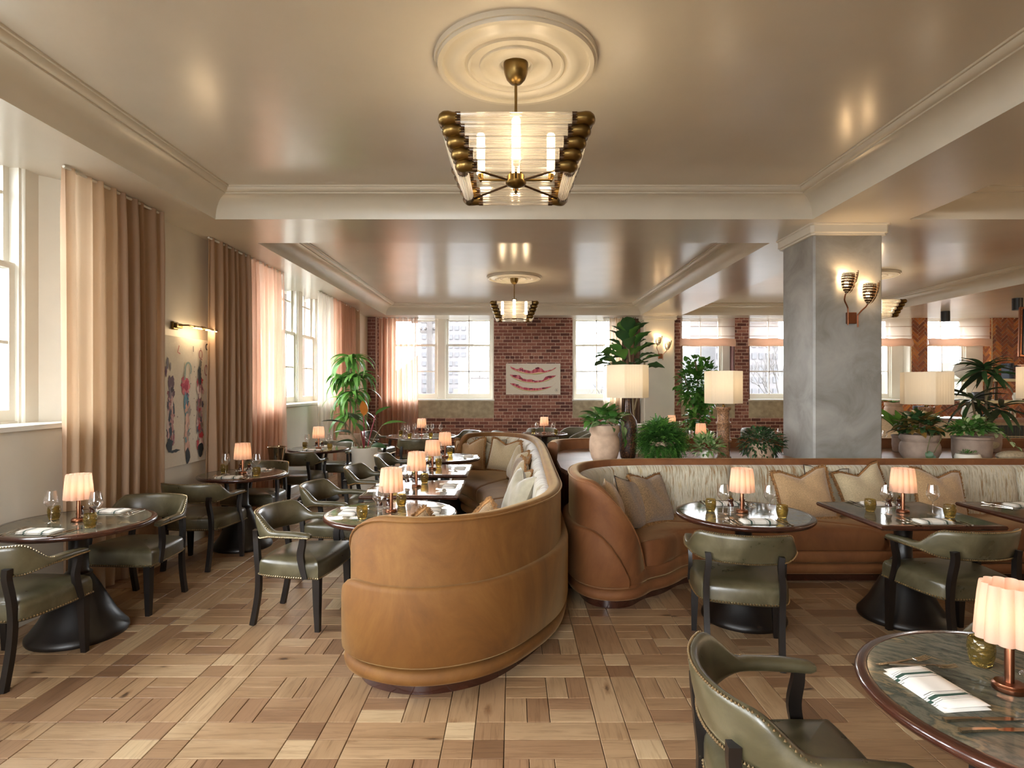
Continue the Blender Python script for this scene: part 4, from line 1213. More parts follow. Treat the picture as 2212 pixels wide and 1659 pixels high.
# nearest table, bottom right
rtable(1.557, 1.685, .5, 'large round table with veined green marble in the bottom right corner').rotation_euler = (0, 0, 2.3)
Z = .7502
inst(LAMP, 'table_lamp', (1.475, 1.745, Z), 0, 'pleated blush lamp on copper stem cropped by the right edge', 'lamp', 'pleated cordless table lamps'); point(1.475, 1.745, .985, .3)
ob('tumbler', TU, None, (1.515, 1.9, Z), (0, 0, 1), 'amber dimpled tumbler right behind the cropped lamp', 'glass', 'amber tumblers')
ob('wine_glass', WG, None, (1.62, 1.83, Z), (0, 0, 1), 'stemmed wine glass beside the cropped lamp', 'glass', 'stemmed wine glasses')
o = ob('napkin', NA, None, (1.25, 1.742, Z), (0, 0, R(96)), 'striped white napkin on the nearest marble table', 'napkin', 'folded striped napkins'); o.scale = (1.05, 1.2, 1.2)
ob('fork', FO, None, (1.275, 1.915, Z), (0, 0, R(-78)), 'silver fork farther from the napkin on the nearest table', 'fork', 'silver forks')
ob('fork', FO, None, (1.30, 1.862, Z+.012), (0, 0, R(-100)), 'silver fork resting on the napkin of the nearest table', 'fork', 'silver forks')
ob('knife', KN, None, (1.27, 1.585, Z), (0, 0, R(-88)), 'silver knife next to the napkin on the nearest table', 'knife', 'silver knives')
ob('knife', KN, None, (1.275, 1.535, Z), (0, 0, R(-88)), 'silver knife closest to the rim of the nearest table', 'knife', 'silver knives')

# ================================================================ CUSHIONS
def pillow(w_, h, th, mat, fringe=None, chop=.05, sd=0):
    rr = random.Random(sd); g = G(); n = 18; vs = []
    def P3(u, v, side):
        e = .045; x = u*w_/2*(1-e*(1-v*v)*1.6); z = v*h/2*(1-e*(1-u*u)*1.6)
        if v > 0: z -= chop*v**2*max(0, 1-abs(u)*1.5)**1.0; 
        y = side*th/2*max(0, (1-u**4)*(1-v**4))**.55
        y += .006*math.sin(u*7+v*5+sd)*(1-u*u)*(1-v*v)*side
        if v > 0: y *= 1-.35*max(0, 1-abs(u)*2.2)*v
        return (x, y, z)
    for side in (-1, 1):
        o = len(g.v); vs = [P3(-1+2*i/n, -1+2*j/n, side) for i in range(n+1) for j in range(n+1)]
        fs = []
        for i in range(n):
            for j in range(n):
                q = (i*(n+1)+j, (i+1)*(n+1)+j, (i+1)*(n+1)+j+1, i*(n+1)+j+1); fs.append(q if side < 0 else tuple(reversed(q)))
        g.add(vs, fs)
    body = g.mesh('cushion_body', mat, 180)
    edge = [(-1+2*k/40, -1) for k in range(40)]+[(1, -1+2*k/40) for k in range(40)]+[(1-2*k/40, 1) for k in range(40)]+[(-1, 1-2*k/40) for k in range(40)]
    parts = [('cushion_body', body)]
    if fringe == 'fringe':
        g = G()
        for (u, v) in edge:
            for rep in range(3):
                u2, v2 = u+rr.uniform(-.025, .025), v+rr.uniform(-.025, .025)
                p = Vector(P3(max(-1, min(1, u2)), max(-1, min(1, v2)), 0)); dr = Vector((p.x, 0, p.z)); 
                nrm = Vector((u if abs(u) == 1 else u*.2, rr.uniform(-.45, .45), v if abs(v) == 1 else v*.2)); nrm.normalize()
                q = p+nrm*rr.uniform(.018, .03)
                sd_ = Vector((nrm.z, 0, -nrm.x))*.006
                g.add([p-sd_, p+sd_, q+sd_*.7+Vector((0, .004, 0)), q-sd_*.7-Vector((0, .004, 0))], [(0, 1, 2, 3)])
        tube(g, [P3(u, v, 0) for u, v in edge[::2]], .011, 6, closed=True)
        parts.append(('fringe', g.mesh('fringe', 'fringe'), {'kind': 'stuff', 'label': 'brown ruched fringe'}))
    elif fringe:
        g = G(); tube(g, [P3(u, v, 0) for u, v in edge[::2]], .005, 6, closed=True)
        parts.append(('piping', g.mesh('piping', fringe), {'label': 'dark piping'} if fringe == 'piping' else {}))
    return parts
PT = {k: pillow(*a) for k, a in {
 'tan': (.48, .46, .16, 'cush_tan', 'fringe', .07, 1), 'beige': (.48, .46, .16, 'cush_beige', 'fringe', .07, 2), 'grey': (.46, .46, .15, 'cush_grey', 'piping', .06, 3),
 'brown': (.46, .44, .16, 'cush_brown', 'fringe', .03, 4), 'taupe': (.46, .44, .15, 'cush_brown', 'piping', .0, 5), 'plain': (.45, .44, .15, 'cush_tan', 'cush_tan', .02, 6), 'silver': (.46, .46, .15, 'cush_grey', 'cush_grey', .08, 7)}.items()}
def cushion(kind, x, y, z, yaw, tilt, roll, lab):
    """yaw: direction its face points (deg, 0 = towards the viewer -Y); tilt backwards"""
    M4 = Matrix.Translation((x, y, z)) @ Matrix.Rotation(R(yaw), 4, 'Z') @ Matrix.Rotation(R(-tilt), 4, 'X') @ Matrix.Rotation(R(roll), 4, 'Y')
    o = inst(PT[kind], 'cushion', (0, 0, 0), 0, lab, 'cushion', 'loose cushions on the banquettes'); o.matrix_world = M4; return o
for a in [
 ('tan', 2.66, 5.36, .665, -8, 18, -8, 'tan mohair cushion with brown fringe right of the round table lamp'),
 ('grey', 2.95, 5.5, .67, 8, 14, 6, 'silver grey velvet cushion with dark piping between tan and beige ones'),
 ('beige', 3.25, 5.44, .675, 6, 16, -12, 'beige fringed cushion behind the square table lamp'),
 ('tan', 3.92, 5.4, .66, 6, 20, 6, 'tan fringed cushion right of the square table lamp'),
 ('brown', 1.23, 5.2, .66, 42, 24, 4, 'brown speckled boucle cushion leaning in the copper banquette bend'),
 ('taupe', 1.0, 4.98, .655, 60, 18, 14, 'taupe velvet cushion with dark piping in the copper banquette bend'),
 ('plain', .83, 4.78, .645, 72, 12, 18, 'caramel cushion closest to the copper banquette arm'),
 ('tan', -.62, 8.52, .665, -22, 18, -6, 'caramel fringed cushion at the far left end of the amber banquette'),
 ('grey', -.33, 8.6, .66, 0, 14, 4, 'pale cushion with dark piping behind the fringed pair at the far curve'),
 ('beige', -.12, 8.35, .67, -28, 18, 4, 'cream fringed cushion standing in the far curve of the amber banquette'),
 ('beige', .07, 7.35, .67, -74, 20, 8, 'beige fringed cushion farthest up the straight run of the amber banquette'),
 ('brown', .08, 6.5, .67, -80, 20, -8, 'tan cushion with thick brown fringe midway along the amber banquette'),
 ('beige', .07, 5.75, .67, -78, 20, 10, 'beige cushion with brown fringe tucked behind the silver one'),
 ('silver', .05, 5.2, .68, -72, 22, 4, 'large silver velvet cushion nearest on the amber banquette'),
 ('brown', -.56, 3.46, .645, 178, 12, 35, 'brown furry cushion tip peeking over the near end of the amber banquette'),
 ('brown', -.17, 3.7, .66, 145, 12, 30, 'brown furry cushion tip peeking over the rim right of the near marble table'),
]: cushion(*a)
# ================================================================ CHANDELIERS
def star(r, n=20, k=.88): return [((r if i % 2 else r*k)*math.cos(PI*i/n), (r if i % 2 else r*k)*math.sin(PI*i/n)) for i in range(2*n)]
def chandelier_parts():
    parts = []
    zt, zb, at, ab, rt = 3.06, 2.845, .375, .292, .031
    rows = 5
    zc = -SOF  # local z origin at the ceiling plane is CEIL; use absolute z minus CEIL
    for i in range(rows):
        f = i/(rows-1); z = zt+(zb-zt)*f-CEIL; a = at+(ab-at)*f; c = a-.055
        for s in range(4):
            M_ = Matrix.Rotation(PI/2*s, 4, 'Z')
            g = G(); sweep(g, [(-c, -a, z), (c, -a, z)], star(rt)); g.xf(M_); parts.append(('glass_tube', g.mesh('glass_tube', 'flute', 0)))
            g = G()
            pts = [(c-.012, -a, z), (c+.012, -a, z)]+[(a-.028+.032*math.sin(t)+.004, -a+.032-.032*math.cos(t)-.004, z) for t in (R(15), R(30), R(45), R(60), R(75))]+[(a, -c-.012, z), (a, -c+.012, z)]
            tube(g, pts, .0315, 12, [1, 1.02, 1.1, 1.16, 1.2, 1.16, 1.1, 1.02, 1]); g.xf(M_); parts.append(('elbow', g.mesh('elbow', 'brass', 60)))
    for s in range(4):      # dark banded collars where tube meets elbow
        M_ = Matrix.Rotation(PI/2*s, 4, 'Z')
        for i in range(rows):
            f = i/(rows-1); z = zt+(zb-zt)*f-CEIL; a = at+(ab-at)*f; c = a-.055
            for (p, q) in (((c-.03, -a, z), (c-.004, -a, z)), ((a, -c+.03, z), (a, -c+.004, z))): g = G(); sweep(g, [p, q], star(.0335, 16, .86)); g.xf(M_); parts.append(('collar', g.mesh('collar', 'bronze', 0)))
        g = G(); tube(g, [(at-.02, -at+.02, zt-CEIL-.02), (ab-.02, -ab+.02, zb-CEIL)], .006, 6); g.xf(M_); parts.append(('corner_rod', g.mesh('corner_rod', 'brass')))
        g = G(); tube(g, [(.05, -.05, 2.855-CEIL), (ab-.015, -ab+.015, zb-CEIL)], .0065, 6); g.xf(M_); parts.append(('spoke', g.mesh('spoke', 'bronze')))
        g = G(); tube(g, [(0, -.05, 2.87-CEIL), (0, -.2, 2.87-CEIL), (0, -.205, 2.9-CEIL)], .007, 8); lathe(g, [(.018, .0), (.018, .035)], 12, cy=-.205, z0=2.88-CEIL); ball(g, 0, -.205, 2.868-CEIL, .012, 8)
        g.xf(M_); parts.append(('lamp_arm', g.mesh('lamp_arm', 'brass')))
        g = G(); lathe(g, [(0, 0), (.024, 0), (.024, .225), (.018, .235), (0, .238)], 14, cy=-.205, z0=2.905-CEIL); g.xf(M_); parts.append(('lamp_tube', g.mesh('lamp_tube', 'lamptube')))
    g = G(); lathe(g, [(0, -.03), (.02, -.025), (.052, -.012), (.06, 0), (.06, .01), (.05, .012), (.05, .045), (0, .047)], 28, z0=2.85-CEIL); ball(g, 0, 0, 2.80-CEIL, .013, 8)
    parts.append(('hub', g.mesh('hub', 'brass')))
    g = G(); tube(g, [(0, 0, 2.88-CEIL), (0, 0, -.06)], .0085, 10)
    for s in (-1, 1): tube(g, [(s*.03, 0, 2.88-CEIL), (s*.03, 0, 3.19-CEIL)], .006, 8)
    lathe(g, [(.02, 0), (.024, 0), (.024, .05), (.02, .05)], 16, z0=3.13-CEIL)
    parts.append(('rod', g.mesh('rod', 'brass')))
    g = G(); lathe(g, [(0, -.125), (.015, -.125), (.035, -.118), (.055, -.095), (.068, -.06), (.072, -.02), (.072, 0)], 28)
    parts.append(('canopy', g.mesh('canopy', 'brass')))
    return parts
CHP = chandelier_parts()
g = G(); lathe(g, [(0, -.012), (.085, -.012), (.09, -.022), (.10, -.024), (.11, -.014), (.15, -.006), (.185, -.016), (.20, -.03), (.21, -.03), (.214, -.022), (.262, -.02), (.27, -.03), (.28, -.03), (.285, -.022), (.3, -.02), (.306, -.028), (.33, -.034), (.37, -.03), (.41, -.016), (.425, -.018), (.43, -.03), (.455, -.03), (.46, -.018), (.472, -.018), (.476, 0)], 72)
g.v = [(x, y, z*1.5) for x, y, z in g.v]
MED = g.mesh('ceiling_medallion', 'trim', 60)
for k, (x, y, lab) in enumerate(((.02, 3.44, 'above the near bay'), (.03, 10.2, 'above the far bay'), (6.05, 10.0, 'partly hidden behind the plaster column'))):
    inst(CHP, 'chandelier', (x, y, CEIL-.012), 0, 'square tapered glass-tube and brass chandelier '+lab, 'chandelier', 'fluted glass chandeliers')
    ob('ceiling_medallion', MED, None, (x, y, CEIL), (0, 0, 0), 'round stepped plaster medallion, chandelier %s' % lab, 'medallion', 'plaster ceiling medallions')
    for s in range(4): point(x+.205*math.cos(PI/2*s), y+.205*math.sin(PI/2*s), 3.0, 3.6 if k == 0 else 4.2, (1, .78, .55), .03)
# right-hand near bay chandelier light is outside the frame; its glow enters the room
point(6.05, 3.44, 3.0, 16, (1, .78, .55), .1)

# ================================================================ SCONCES
def sconce(x, y, z, lab):
    g = G(); parts = []
    g = G(); cbox(g, -.048, .048, -.03, 0, -.055, .06, .003); parts.append(('backplate', g.mesh('backplate', 'copper', 0)))
    cups = []
    for s, pts, top in ((-1, [(-.045, -.035, -.07), (-.045, -.035, .08), (-.055, -.04, .12), (-.085, -.05, .17), (-.092, -.06, .2), (-.085, -.068, .245)], (-.08, .24)),
                        (1, [(.055, -.035, -.09), (.055, -.035, .02), (.06, -.04, .04), (.09, -.05, .08), (.12, -.06, .11), (.135, -.068, .14)], (.135, .135))):
        g = G(); tube(g, catmull(pts, 4), .007, 8); parts.append(('bent_arm', g.mesh('bent_arm', 'copper')))
        g = G(); prof = [(.005, 0), (.03, .028), (.05, .075), (.06, .13), (.062, .175), (.058, .205)]
        lathe(g, prof, 26, cx=0, cy=0, ang=R(250), start=R(140)); g.xf(Matrix.Translation((top[0], -.07, top[1])) @ Matrix.Rotation(R(6), 4, 'Y'))
        parts.append(('perforated_cup', g.mesh('perforated_cup', 'perf')))
        g = G(); lathe(g, [(.008, 0), (.034, .028), (.055, .08), (.066, .14), (.068, .19), (.067, .235)], 12, ang=R(85), start=R(295)); g.xf(Matrix.Translation((top[0]+.01, -.07, top[1])) @ Matrix.Rotation(R(10), 4, 'Y'))
        parts.append(('leaf_petal', g.mesh('leaf_petal', 'perf')))
        g = G(); lathe(g, [(0, .06), (.014, .07), (.022, .1), (.016, .13), (0, .14)], 10); g.xf(Matrix.Translation((top[0], -.066, top[1])))
        parts.append(('bulb', g.mesh('bulb', 'bulb')))
        cups.append((x+top[0], y-.066, z+top[1]+.19))
    inst(parts, 'wall_sconce', (x, y, z), 0, lab, 'sconce', 'twin-cup bronze wall sconces')
    for c in cups: point(*c, 2.2, (1, .66, .34), .012)
sconce(3.43, 5.968, 2.34, 'bronze twin-cup wall sconce on the grey plaster column')
sconce(3.42, 13.618, 2.35, 'bronze twin-cup wall sconce on the far cream column')

# picture light above painting
parts = []
g = G(); cbox(g, 0, .03, -.05, .05, -.035, .045, .008); cbox(g, .03, .06, -.04, .07, -.02, .03, .006); parts.append(('wall_mount', g.mesh('wall_mount', 'brass')))
g = G(); tube(g, [(.06, 0, .01), (.12, .06, .015), (.13, .18, .01)], .008, 8); tube(g, [(.13, .15, .01), (.13, .62, .01)], .012, 10); tube(g, [(.13, .30, .01), (.13, .36, .01)], .02, 10); parts.append(('arm', g.mesh('arm', 'brass')))
g = G(); box(g, .122, .138, .15, .61, -.006, 0); parts.append(('light_strip', g.mesh('light_strip', 'bulb', 0)))
inst(parts, 'picture_light', (WX, 5.98, 2.265), 0, 'slim brass picture light above the three-figure painting', 'picture light')
for k in range(3): point(WX+.16, 6.12+.17*k, 2.24, .9, (1, .72, .42), .03)

# ================================================================ CURTAINS
def curtain(name, pts, z0, z1, folds, amp, mats, label, cat='curtain', sd=0, bottom=0):
    """pts: run in plan (start, end); mats: list of (fraction_end, material) -> one panel each"""
    rr = random.Random(sd); a, b = Vector((*pts[0], 0)), Vector((*pts[1], 0)); L = (b-a).length; d = (b-a)/L; nrm = Vector((-d.y, d.x, 0))
    root = empty(name, (0, 0, 0), 0, label, cat)
    ph = [rr.uniform(-.6, .6) for _ in range(int(folds)+3)]; am = [rr.uniform(.6, 1.25) for _ in range(int(folds)+3)]
    f0 = 0
    for (f1, mat, nm) in mats:
        n = max(12, int((f1-f0)*folds*9)); m = 9; g = G(); vs = []; uv = []
        for i in range(n+1):
            t = f0+(f1-f0)*i/n; q = t*folds; k = int(q); u = q-k
            A = amp*(am[k]*(1-u)+am[k+1]*u); pp = ph[k]*(1-u)+ph[k+1]*u
            for j in range(m+1):
                v = j/m; z = z0+(z1-z0)*v
                wob = 1+.35*math.sin(3.1*v+pp*3); off = A*math.sin(2*PI*q+pp*(1-v)*1.2)*wob*(1.0 if v < .9 else .8)
                sft = .018*math.sin(2*PI*q*.5+2*v)
                p = a+d*(t*L+sft)+nrm*off; vs.append((p.x, p.y, z)); uv.append((t*L*2, z))
        g.add(vs, [(i*(m+1)+j, (i+1)*(m+1)+j, (i+1)*(m+1)+j+1, i*(m+1)+j+1) for i in range(n) for j in range(m)], uv)
        ob(nm, g.mesh(nm, mat, 180), root); f0 = f1
    g = G(); tube(g, [a+Vector((0, 0, z1-.014)), b+Vector((0, 0, z1-.014))], .012, 6); ob('track', g.mesh('track', 'frame'), root)
    return root
CX_ = WX+.12
curtain('curtain', [(CX_, 4.36), (CX_, 5.60)], .01, SOF-.003, 9, .045, [(.045, 'linen', 'hem_edge'), (.5, 'linen_light', 'light_panel'), (1, 'linen', 'linen_panel')], 'tan linen curtain between the nearest left window and the painting', sd=1)
curtain('curtain', [(CX_, 6.44), (CX_, 8.55)], .01, SOF-.003, 15, .045, [(.5, 'linen', 'linen_panel'), (.94, 'sheer', 'sheer_panel'), (1, 'sheer_thin', 'sheer_edge')], 'brown linen and pink sheer curtain right of the painting', sd=2)
curtain('curtain', [(CX_, 10.1), (CX_, 12.75)], .01, SOF-.003, 18, .04, [(.3, 'white_sheer', 'sheer_edge'), (.85, 'sheer', 'sheer_panel'), (1, 'linen', 'linen_panel')], 'pink sheer curtain behind the dracaena plant', sd=3)
curtain('curtain', [(-3.2, WY-.14), (-2.24, WY-.14)], .01, SOF-.003, 15, .04, [(.55, 'sheer', 'sheer_panel'), (1, 'sheer_thin', 'thin_panel')], 'pink see-through curtain at the left end of the brick wall', sd=4)
curtain('curtain', [(2.15, WY-.14), (3.03, WY-.14)], .01, SOF-.003, 12, .035, [(.18, 'white_sheer', 'sheer_edge'), (.5, 'linen_light', 'light_panel'), (1, 'browncurtain', 'brown_panel')], 'brown and pale curtain left of the far cream column', sd=5)
# roman shades
for (a, b, lab) in ((4.03, 5.33, 'sheer roman shade at the window behind the leafy tree'), (5.66, 7.0, 'sheer roman shade left of the plaster column'), (8.28, 9.58, 'sheer roman shade right of the plaster column'), (9.96, 11.45, 'sheer roman shade between the amber tiles')):
    o = empty('roman_shade', ((a+b)/2, WY-.05, 0), 0, lab, 'shade', 'sheer roman window shades'); hw = (b-a)/2
    g = G(); g.add([(-hw, 0, 2.78), (hw, 0, 2.78), (hw, 0, SOF-.01), (-hw, 0, SOF-.01)], [(0, 1, 2, 3)], [(0, 0), (2, 0), (2, 1), (0, 1)]); ob('sheer_cloth', g.mesh('sheer_cloth', 'roman', 0), o)
    g = G(); pr = [(-.012, 2.80), (-.05, 2.72), (-.055, 2.66), (-.03, 2.63), (0, 2.62), (.02, 2.66), (.012, 2.80)]
    vs = []; n = 16
    for i in range(n+1):
        x = -hw*1.02+2.04*hw*i/n; sag = -.02*(1-(2*i/n-1)**2)
        for (yy, z) in pr: vs.append((x, yy, z+sag*0+.008*math.sin(i*1.1)))
    m = len(pr); g.add(vs, [(i*m+k, (i+1)*m+k, (i+1)*m+(k+1) % m, i*m+(k+1) % m) for i in range(n) for k in range(m)]); ob('folded_hem', g.mesh('folded_hem', 'romanband', 60), o)
    for z in (2.86, 3.09):
        g = G(); tube(g, [(-hw, -.006, z), (hw, -.006, z)], .005, 5); ob('batten', g.mesh('batten', 'copper'), o)

# ================================================================ PICTURES
def blob(g, cx, cz, rx, rz, col, place, rr, n=12, jit=.35, d=0):
    pts = [(cx+rx*math.cos(2*PI*k/n)*rr.uniform(1-jit, 1+jit*.6), cz+rz*math.sin(2*PI*k/n)*rr.uniform(1-jit, 1+jit*.6)) for k in range(n)]
    vs = [place(cx, cz, d)]+[place(x, z, d) for x, z in pts]
    g.add(vs, [(0, 1+k, 1+(k+1) % n) for k in range(n)], None, col)
rr = random.Random(3)
po = empty('painting', (WX, 0, 0), 0, 'tall unframed canvas with three thickly painted abstract figures', 'painting')
g = G(); cbox(g, .004, .04, 5.42, 6.69, .84, 2.16, .003); ob('canvas', g.mesh('canvas', 'canvas', 0), po)
pl_ = lambda y, z, d: (.041+d, 5.865+(y-5.92)*.94, z)
g = G(); D = 0
def fig(cy, z0, z1, wd, cols, n, jit=.5):
    global D
    for k in range(n):
        z = z0+(z1-z0)*rr.random(); D += .00003
        blob(g, cy+rr.uniform(-wd, wd), z, rr.uniform(.012, .035), rr.uniform(.02, .075), rr.choice(cols), pl_, rr, 11, jit, D)
mau = ['#8a5a66', '#a3707a', '#c7a3a0', '#b98d8a', '#5a5560', '#d6c2ba', '#96555c', '#3e4650']
fig(5.92, 1.12, 1.60, .055, mau, 60); fig(5.93, 1.58, 1.72, .04, ['#6a5560', '#8a7a80', '#4a4048'], 18)
for (cx, cz, rx, rz, c) in ((5.90, 1.07, .06, .075, '#22272a'), (5.98, 1.0, .1, .018, '#23282a'), (5.86, 1.88, .025, .07, '#7a7478'), (5.83, 1.8, .02, .05, '#6d4a5a'), (5.91, 1.85, .012, .05, '#8e8a88')): D += .0001; blob(g, cx, cz, rx, rz, c, pl_, rr, 12, .35, D)
D += .0005
for k in range(26): D += .00003; blob(g, 6.21+rr.uniform(-.06, .05), 1.66+rr.uniform(-.07, .06), .045, .04, rr.choice(['#c8606e', '#b84a5e', '#d47a80', '#a83e50']), pl_, rr, 10, .4, D)
fig(6.21, 1.46, 1.56, .03, ['#3d6f88', '#2e5a70', '#5f8fa0', '#c8606e'], 14); fig(6.23, 1.0, 1.46, .035, ['#d2a592', '#dcb5a2', '#c9a08e', '#9a9088', '#5c8a90'], 36)
for (cx, cz, rx, rz, c) in ((6.24, .93, .05, .075, '#23282a'), (6.235, .885, .03, .04, '#23282a')): D += .0002; blob(g, cx, cz, rx, rz, c, pl_, rr, 12, .25, D)
fig(6.49, 1.0, 1.72, .055, mau+['#b0353e', '#7a6a60', '#8f8078'], 80); fig(6.49, 1.7, 1.82, .03, ['#2c3034', '#3e4448'], 10)
for (cx, cz, rx, rz, c) in ((6.50, .965, .065, .085, '#1f2426'), (6.50, 1.90, .03, .05, '#77736c'), (6.49, 1.12, .03, .03, '#b0303a')): D += .0002; blob(g, cx, cz, rx, rz, c, pl_, rr, 12, .3, D)
def stroke(pts, w_, col):
    global D
    D += .0002; v = []
    for i, p in enumerate(pts):
        a = pts[max(i-1, 0)]; b = pts[min(i+1, len(pts)-1)]; dx, dz = b[0]-a[0], b[1]-a[1]; L = math.hypot(dx, dz) or 1
        nx, nz = -dz/L*w_, dx/L*w_; v += [pl_(p[0]+nx, p[1]+nz, D), pl_(p[0]-nx, p[1]-nz, D)]
    g.add(v, [(2*i, 2*i+1, 2*i+3, 2*i+2) for i in range(len(pts)-1)], None, col)
arc = lambda cx, cz, rx, rz, a0, a1: [(cx+rx*math.cos(R(a0+(a1-a0)*k/10)), cz+rz*math.sin(R(a0+(a1-a0)*k/10))) for k in range(11)]
stroke(arc(6.24, 1.83, .06, .07, -40, 190)+[(6.17, 1.72)], .011, '#8fa39c'); stroke(arc(6.64, 2.09, .025, .03, 60, 290), .009, '#2a2626')
stroke(arc(6.50, 2.0, .035, .045, -60, 230)+[(6.53, 1.94)], .008, '#a0706c'); stroke(arc(6.62, 1.83, .03, .055, 0, 300), .009, '#a87a74')
stroke([(6.06, 2.07), (6.03, 2.0), (6.08, 1.985)], .008, '#b87a74'); stroke([(6.34, 2.08), (6.345, 2.02)], .009, '#77706a'); stroke([(6.5, 2.07), (6.5, 2.04)], .005, '#55504c')
for k in range(24): D += .00002; blob(g, 5.7+rr.random()*.9, .95+rr.random()*1.0, .006, .009, rr.choice(['#55504c', '#8a7a78', '#3a3634']), pl_, rr, 6, .4, .0002+D*.01)
ob('paint_strokes', g.mesh('paint_strokes', 'paint', 0, 'col'), po, kind='stuff')

mp_ = empty('framed_poster', (0, WY-.03, 0), 0, 'framed poster of three bitten melon slices on the brick pier', 'poster')
X0, X1, Z0, Z1 = -.155, 1.15, 1.46, 2.20
g = G()
for (a, b, c, d) in ((X0, X1, Z0, Z0+.02), (X0, X1, Z1-.02, Z1), (X0, X0+.02, Z0+.02, Z1-.02), (X1-.02, X1, Z0+.02, Z1-.02)): box(g, a, b, -.02, .02, c, d)
ob('frame', g.mesh('frame', 'whitevase', 0), mp_)
g = G(); box(g, X0+.02, X1-.02, -.008, .02, Z0+.02, Z1-.02); ob('sheet', g.mesh('sheet', 'canvas', 0), mp_)
g = G(); plm = lambda x, z, d: (x, -.0085-d, z)
def slice_(x0, x1, zt, dip, tops, d):
    n = 40
    def low(t): return zt-dip*(4*t*(1-t))**.75
    def top(t):
        for (a, za), (b, zb) in zip(tops, tops[1:]):
            if a <= t <= b: u = (t-a)/(b-a); u = u*u*(3-2*u); return za*(1-u)+zb*u
        return tops[-1][1]
    for (f0, f1, col, dd) in ((0, 1, None, d),):
        for i in range(n):
            t0, t1 = i/n, (i+1)/n; xa, xb = x0+(x1-x0)*t0, x0+(x1-x0)*t1
            la, lb = low(t0), low(t1); Ta, Tb = max(la+.003, zt+top(t0)), max(lb+.003, zt+top(t1))
            for (r0, r1, c) in ((0, .06, '#6e7a3a'), (.06, .16, '#c9c27a'), (.16, .3, '#e3b8a0'), (.3, .999, rr.choice(['#c95a66', '#b9485a', '#cc6a70', '#a83f52', '#d0808a']))):
                g.add([plm(xa, la+(Ta-la)*r0, dd), plm(xb, lb+(Tb-lb)*r0, dd), plm(xb, lb+(Tb-lb)*r1, dd), plm(xa, la+(Ta-la)*r1, dd)], [(0, 1, 2, 3)], None, c)
slice_(-.05, 1.05, 2.10, .16, [(0, .04), (.05, .005), (.15, -.03), (.24, .005), (.32, -.05), (.45, -.075), (.53, -.03), (.6, .02), (.67, -.01), (.75, -.075), (.88, -.05), (1, .01)], .0002)
slice_(-.06, 1.05, 1.92, .19, [(0, .02), (.08, .01), (.2, .005), (.28, -.08), (.38, -.1), (.46, -.095), (.55, -.13), (.7, -.12), (.78, -.03), (.85, -.01), (1, -.005)], .0002)
slice_(-.06, 1.03, 1.73, .20, [(0, .0), (.1, -.005), (.2, -.06), (.3, -.1), (.45, -.115), (.6, -.12), (.75, -.1), (.9, -.08), (1, -.03)], .0002)
for (x, z, a, b) in ((.6, 2.09, .05, .025), (.22, 2.055, .03, .012), (.06, 1.905, .05, .018), (.2, 1.85, .045, .014), (.88, 1.88, .07, .022), (.12, 1.69, .04, .012), (.45, 1.6, .05, .01), (.75, 1.61, .05, .012), (.27, 2.03, .06, .01), (.5, 1.79, .04, .01)):
    blob(g, x, z, a, b, rr.choice(['#4a1f2a', '#6a2436', '#3a1820']), plm, rr, 10, .3, .0006)
lx, lz = 1.055, 1.565
ringpts = [(lx+.036*math.cos(2*PI*k/24), lz+.036*math.sin(2*PI*k/24)) for k in range(25)]
v = []
for k in range(25):
    v += [plm(lx+.038*math.cos(2*PI*k/24), lz+.038*math.sin(2*PI*k/24), .0006), plm(lx+.035*math.cos(2*PI*k/24), lz+.035*math.sin(2*PI*k/24), .0006)]
g.add(v, [(2*i, 2*i+1, 2*i+3, 2*i+2) for i in range(24)], None, '#333333')
blob(g, lx, lz+.006, .016, .008, '#1a1a1a', plm, rr, 8, .2, .0006)
g.add([plm(lx-.02, lz-.014, .0006), plm(lx+.02, lz-.014, .0006), plm(lx+.02, lz-.02, .0006), plm(lx-.02, lz-.02, .0006)], [(0, 1, 2, 3)], None, '#555555')
ob('melon_print', g.mesh('melon_print', 'paint', 0, 'col'), mp_)

# ================================================================ POTS AND PLANTS
def leafG(L, W_, curl=.5, fold=.25, n=6, tipw=.45, wave=0):
    """base at origin, grows along +Y, face up +Z; curl bends down"""
    g = G(); vs = []; y, z, a = 0, 0, 0
    for i in range(n+1):
        t = i/n
        w_ = W_/2*(math.sin(PI*min(1, t**tipw))**.8 if 0 < t < 1 else .02)
        f = fold*w_
        wz = wave*math.sin(i*2.2)*w_
        vs += [(-w_, y, z+f+wz), (0, y, z), (w_, y, z+f-wz)]
        a -= curl/n; y += L/n*math.cos(a); z += L/n*math.sin(a)
    fs = []
    for i in range(n):
        b = 3*i; fs += [(b, b+1, b+4, b+3), (b+1, b+2, b+5, b+4)]
    return g.add(vs, fs)
def leafmesh(L, W_, mat, *a, **k): return leafG(L, W_, *a, **k).mesh('leaf', mat, 180)
def foliage(root, lg, mat, items, rr, smin=.75, smax=1.15):
    g = G()
    for p, d in items: g.join(lg, orient(p, d, rr.uniform(-.5, .5)) @ Matrix.Scale(rr.uniform(smin, smax), 4))
    ob('foliage', g.mesh('foliage', mat, 180), root, kind='stuff')
def orient(p, d, roll=0):
    d = Vector(d).normalized(); up = Vector((0, 0, 1)) if abs(d.z) < .98 else Vector((0, 1, 0))
    x = d.cross(up).normalized(); z = x.cross(d)
    M_ = Matrix((x, d, z)).transposed().to_4x4(); M_.translation = p
    return M_ @ Matrix.Rotation(roll, 4, 'Y')
def scatter(root, me, items, nm='leaf', smin=.75, smax=1.15, rr=random):
    for p, d in items:
        s = rr.uniform(smin, smax); ob(nm, me if not isinstance(me, list) else rr.choice(me), root, mat4=orient(p, d, rr.uniform(-.5, .5)) @ Matrix.Scale(s, 4))
